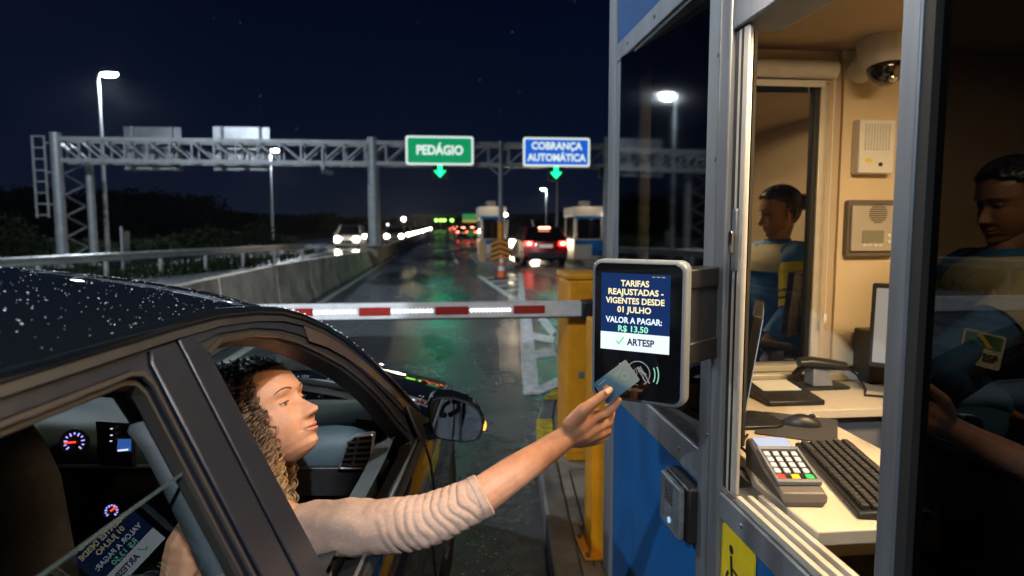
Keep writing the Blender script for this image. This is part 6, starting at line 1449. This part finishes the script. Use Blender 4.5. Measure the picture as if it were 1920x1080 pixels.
# ---- the bank card
ca, cb, cdn = P3(1173, 674, 1.372), P3(1110, 721, 1.361), P3(1199, 709, 1.374)
ex_ = (ca - cb); LX = .0856; ex_.normalize(); ey_ = (ca - cdn); ey_ = (ey_ - ex_ * ey_.dot(ex_)).normalized(); en_ = ex_.cross(ey_).normalized()
cc = ca - ex_ * (LX / 2) - ey_ * .027
if en_.dot(V((0, 0, CAMH)) - cc) < 0: en_ = -en_
card = thing('payment_card', 'translucent blue grey bank card held against the card reader', 'bank card', tuple(cc))
cm = bpy.data.materials.new('card_print'); cm.use_nodes = True; N_ = cm.node_tree.nodes; L_ = cm.node_tree.links; pb_ = N_['Principled BSDF']; pb_.inputs['Roughness'].default_value = .25; pb_.inputs['Coat Weight'].default_value = .6
tcn = N_.new('ShaderNodeTexCoord'); dp = N_.new('ShaderNodeVectorMath'); dp.operation = 'DOT_PRODUCT'; dp.inputs[1].default_value = tuple(ex_ * 10 + ey_ * 4); L_.new(tcn.outputs['Object'], dp.inputs[0]); mr = N_.new('ShaderNodeMapRange'); mr.inputs['From Min'].default_value = -.45; mr.inputs['From Max'].default_value = .45; L_.new(dp.outputs['Value'], mr.inputs['Value'])
crn = N_.new('ShaderNodeValToRGB'); L_.new(mr.outputs[0], crn.inputs[0]); e = crn.color_ramp.elements; e[0].color = (.02, .07, .18, 1); e[1].color = (.22, .30, .32, 1); x = e.new(.45); x.color = (.05, .13, .22, 1); x = e.new(.62); x.color = (.17, .26, .28, 1); L_.new(crn.outputs[0], pb_.inputs['Base Color'])
q = MB(); q.rrect(cc, ex_, ey_, LX, .054, .0032, en_ * .0009); q.build('card_body', cm, card, smooth=0)
CQ = lambda a, b: cc + ex_ * a + ey_ * b + en_ * .00125
q = MB(); q.add([CQ(-.030, .001), CQ(-.019, .001), CQ(-.019, .010), CQ(-.030, .010)], [(0, 1, 2, 3)]); q.build('chip', 'silver', card, smooth=0)
q = MB()
for r_ in (.006, .0085): arc(q, (.022, .0), r_, .0008, 0, 360, 20, CQ)
line2(q, (.004, .014), (.022, .016), .0012, CQ); line2(q, (.004, .010), (.018, .012), .0008, CQ); line2(q, (-.034, .018), (-.016, .019), .001, CQ); q.build('card_marks', mat('card_ink', (.34, .42, .46), .4), card, smooth=0)

# ------------------------------------------------------------------ the attendant behind the tinted pane
at_ = thing('person', 'toll attendant in blue and pale yellow uniform, hair tied back, behind the tinted pane', 'person', (1.66, 1.84, .176))
def Wm(x, y, z): return V((x, y, z))
AC = V((1.690, 1.84, 1.632))
f_ = V((-1, -.04, 0)).normalized(); r_v = V((f_.y, -f_.x, 0)); AM = Matrix.Translation(AC) @ Matrix((r_v, f_, V((0, 0, 1)))).transposed().to_4x4() @ Matrix.Rotation(R(-8), 4, 'X')
hipz = .93; BXc = 1.70
NS, NE, NW = V((BXc - .02, 1.67, 1.40)), V((1.29, 1.585, 1.19)), V((1.53, 1.66, 1.06))
FS, FE, FW = V((BXc, 2.01, 1.41)), V((1.66, 2.07, 1.17)), V((1.55, 2.05, 1.03))
ch2 = [[(AM @ V((0, -.015, -.06)), .05), (V((BXc - .02, 1.84, 1.47)), .052)], [(V((BXc - .02, 1.84, 1.47)), .055), (V((BXc, 1.84, 1.30)), .10), (V((BXc, 1.84, 1.1)), .11), (V((BXc, 1.84, hipz)), .13)],
       [(NS, .05), (NE, .040), (NW, .027)], [(FS, .05), (FE, .040), (FW, .027)],
       [(V((BXc, 1.76, hipz)), .10), (V((BXc, 1.75, .56)), .062), (V((BXc + .02, 1.75, .22)), .042), (V((BXc - .07, 1.75, .20)), .03)], [(V((BXc, 1.92, hipz)), .10), (V((BXc, 1.93, .56)), .062), (V((BXc + .02, 1.93, .22)), .042), (V((BXc - .07, 1.93, .20)), .03)]]
for W_, d_ in ((NW, V((.75, .30, -.50))), (FW, V((-.45, -.10, -.85)))):
    d_.normalize(); s_ = d_.cross(V((0, 0, 1))).normalized(); n_ = s_.cross(d_)
    ch2.append([(W_, .026), (W_ + d_ * .05, .027), (W_ + d_ * .085, .026)])
    for k, l_ in enumerate((.068, .078, .073, .058)):
        b_ = W_ + d_ * .085 + s_ * (-.027 + .018 * k); ch2.append([(b_, .0105), (b_ + d_ * l_ * .55 + n_ * .006, .009), (b_ + d_ * l_ * .95 - n_ * .010, .0075)])
    ch2.append([(W_ + d_ * .02 + s_ * .012, .014), (W_ + d_ * .055 + s_ * .045, .011), (W_ + d_ * .09 + s_ * .050, .0085)])
ab = voxel_union('body', ch2, 'skin_d', at_, .006, 5); hm_ = MB(); head_mesh(hm_, AM); join_mesh(ab, hm_)
face_details(AM, at_, 'skin_d', 'lips_w', 'brow', gaze=(0, -.3), closed=.6)
M['uni_blue'] = mat('blue_uniform', (.018, .12, .31), .8, nz=.15, nscale=30, bump=.3, bscale=500); M['uni_pale'] = mat('pale_uniform_yoke', (.46, .42, .26), .8, bump=.2, bscale=500); M['hivis'] = mat('hi_vis_yellow', (.50, .42, .03), .7)
def cloth_tube(mb, P, rads, n=28, seed=0, amp=.006):
    pts_ = catmull([(*p, *(r if isinstance(r, tuple) else (r, r))) for p, r in zip(P, rads)], 8); rows_ = []; m_ = len(pts_); a_prev = None
    for i, q_ in enumerate(pts_):
        p = V(q_[:3]); tg = (V(pts_[min(i + 1, m_ - 1)][:3]) - V(pts_[max(0, i - 1)][:3])).normalized(); ref = V((0, 1, 0)); a = (ref - tg * ref.dot(tg)).normalized(); b = tg.cross(a)
        rows_.append([p + a * ((q_[3] + amp * noise.noise(V((i * .35, math.cos(t) * 1.4 + seed, math.sin(t) * 1.4)))) * math.cos(t)) + b * ((q_[4] + amp * noise.noise(V((i * .35 + 9, math.cos(t) * 1.4 + seed, math.sin(t) * 1.4)))) * math.sin(t)) for t in [2 * math.pi * k / n for k in range(n)]])
    mb.grid(rows_, cu=True); return rows_
q = MB(); cloth_tube(q, [(BXc, 1.84, .86), (BXc, 1.84, 1.0), (BXc, 1.84, 1.2), (BXc, 1.84, 1.36), (BXc - .01, 1.84, 1.43), (BXc - .015, 1.84, 1.475), (BXc - .017, 1.84, 1.50)], [(.19, .14), (.185, .135), (.195, .135), (.205, .13), (.175, .11), (.09, .075), (.062, .062)], 40, 1)
def arm_pts(S_, E_, W_): return [tuple(S_ + (V((BXc, 1.84, 1.36)) - S_) * .45), tuple(S_), tuple(S_.lerp(E_, .5)), tuple(E_ + (E_ - W_) * .0), tuple(E_.lerp(W_, .5)), tuple(E_.lerp(W_, .95))]
AR = [.075, .080, .070, .062, .052, .043]
for S_, E_, W_, sd in ((NS, NE, NW, 2), (FS, FE, FW, 4)): cloth_tube(q, arm_pts(S_, E_, W_), AR, 28, sd)
jk = q.build('shirt', 'uni_blue', at_, smooth=180)
q = MB(); cloth_tube(q, [(BXc - .008, 1.84, 1.34), (BXc - .008, 1.84, 1.39), (BXc - .012, 1.84, 1.436), (BXc - .016, 1.84, 1.478)], [(.216, .138), (.214, .135), (.180, .115), (.095, .08)], 40, 1, .003); q.build('yoke', 'uni_pale', jk, smooth=180)
def band(S_, E_, t0, t1, r0, r1, m_, nm, sd):
    q = MB(); cloth_tube(q, [tuple(S_.lerp(E_, t0)), tuple(S_.lerp(E_, (t0 + t1) / 2)), tuple(S_.lerp(E_, t1))], [r0, (r0 + r1) / 2, r1], 28, sd, .003); return q.build(nm, m_, jk, smooth=180)
band(NS, NE, .02, .55, .088, .078, 'uni_pale', 'shoulder_band', 2)
band(FS, FE, .16, .98, .086, .071, 'hivis', 'arm_band', 4); band(FS, FE, .66, .71, .0785, .0775, 'ink', 'arm_stripe', 4); band(FS, FE, .80, .85, .0755, .0745, 'ink', 'arm_stripe', 4)
pc = FS.lerp(FE, .45) + V((-.02, .083, .01)); q = MB(); q.lathe(pc, (-.25, 1, .18), [(0, .006), (.032, .006), (.036, .002), (.038, -.012)], 24); rp = q.build('round_patch', 'ink', jk); q = MB(); q.lathe(pc, (-.25, 1, .18), [(0, .008), (.017, .008)], 20); q.build('patch_emblem', 'hivis', rp)
# sleeve badge facing the viewer
bn = V((-.30, -1, .22)).normalized(); bc = NS.lerp(NE, .78) + bn * .071; bx_ = V((0, 0, 1)).cross(bn).normalized(); bx_ = bx_ if bx_.x > 0 else -bx_; by_ = bn.cross(bx_); by_ = by_ if by_.z > 0 else -by_
rotm = Matrix.Rotation(R(-14), 3, bn); 
if (rotm @ bx_).z > 0: rotm = Matrix.Rotation(R(14), 3, bn)
bx_ = rotm @ bx_; by_ = rotm @ by_
bf = lambda a, b: bc + bx_ * a + by_ * b + bn * .0042
q = MB(); q.rrect(bc - bn * .004, bx_, by_, .098, .088, .006, bn * .0075); bdg = q.build('sleeve_badge', mat('badge_cream', (.55, .55, .40), .7), at_, smooth=0)
q = MB(); q.add([bf(-.043, .004), bf(.043, .004), bf(.043, .038), bf(-.043, .038)], [(0, 1, 2, 3)]); q.build('badge_field', mat('badge_green', (.02, .16, .05), .6), bdg, smooth=0)
bf2 = lambda a, b: bf(a, b) + bn * .0006
q = MB(); q.add([bf2(-.020, .036), bf2(-.006, .036), bf2(.026, .006), bf2(.010, .006)], [(0, 1, 2, 3)]); q.build('badge_stripe', mat('badge_yellow', (.65, .50, .03), .6), bdg, smooth=0)
q = MB(); q.add([bf2(-.030, .020), bf2(-.018, .026), bf2(.004, .006), bf2(-.010, .006)], [(0, 1, 2, 3)]); q.build('badge_stripe', mat('badge_blue', (.05, .25, .50), .6), bdg, smooth=0)
q = MB(); text_mesh(q, 'ARTESP', .026, bf2(0, -.020), bx_, by_, bold=.001, width=.080); q.build('badge_text', 'ink', bdg, smooth=0)
# trousers, hair bun, mask
q = MB()
for s_ in (-1, 1): cloth_tube(q, [(BXc, 1.84 + s_ * .06, .98), (BXc, 1.84 + s_ * .085, .8), (BXc, 1.84 + s_ * .09, .56), (BXc + .015, 1.84 + s_ * .09, .25)], [.115, .10, .078, .07], 24, s_)
q.build('trousers', mat('navy_trousers', (.01, .015, .03), .85), at_, smooth=180)
q = MB()
for s_ in (-1, 1): q.ball((BXc - .045, 1.84 + s_ * .09, .215), (.13, .05, .045), 16, 8)
q.build('shoe', 'black', at_)
q = MB(); rows = []
for i in range(34):
    el = R(90 - 150 * i / 33); row = []
    for k in range(60):
        a = 2 * math.pi * k / 60; p, d = scalp(a, el); ok_ = p.z > .050 + .42 * (p.y - .02) if p.y > -.0 else p.z > -.06; row.append(AM @ (p + d * (.006 + .012 * smoothstep(.03, .08, p.z) + .0022 * math.sin(k * 1.9 + i * .25) + .001 * math.sin(k * 5.1)) if ok_ else p - d * .03))
    rows.append(row)
q.grid(rows, cu=True)
for i in range(260):
    a = rh.uniform(-2.4, 2.4); el0 = rh.uniform(.10, 1.25); P = []
    p0, d0 = scalp(a, el0)
    if not (p0.z > .050 + .42 * (p0.y - .02) if p0.y > 0 else p0.z > -.05): continue
    for j in range(12):
        t = j / 11; l_ = p0.lerp(V((0, -.105, .035)), t); dd = (l_ - V((0, -.006, .022))).normalized(); pp, _ = scalp(math.atan2(dd.x, dd.y), math.asin(max(-1, min(1, dd.z)))); P.append(AM @ (pp + dd * (.010 + .010 * smoothstep(.03, .08, pp.z))))
    q.tube(P, [.0012] * 12, 4)
q.ball(AM @ V((0, -.125, .035)), (.045, .045, .042), 16, 10); q.tube([AM @ V((.040 * math.cos(t), -.125 + .02 * math.sin(t), .035 + .036 * math.sin(t))) for t in [R(18 * i) for i in range(21)]], .012, 6)
q.build('hair', mat('dark_hair', (.012, .009, .008), .4, nz=.3, nscale=90), at_, smooth=180)
# ================================================================== night air
hz = MB(); hz.box(-1300, 1300, -80, 1560, -7, 70)
hm = bpy.data.materials.new('night_air'); hm.use_nodes = True; N_ = hm.node_tree.nodes; L_ = hm.node_tree.links
for n in list(N_): N_.remove(n)
ho_ = N_.new('ShaderNodeOutputMaterial'); pv = N_.new('ShaderNodeVolumePrincipled'); pv.inputs['Density'].default_value = .00017; pv.inputs['Anisotropy'].default_value = .85; pv.inputs['Color'].default_value = (.85, .9, 1, 1)
L_.new(pv.outputs[0], ho_.inputs['Volume'])
stuff(hz.build('haze', hm, smooth=0))
cy.volume_bounces = 0
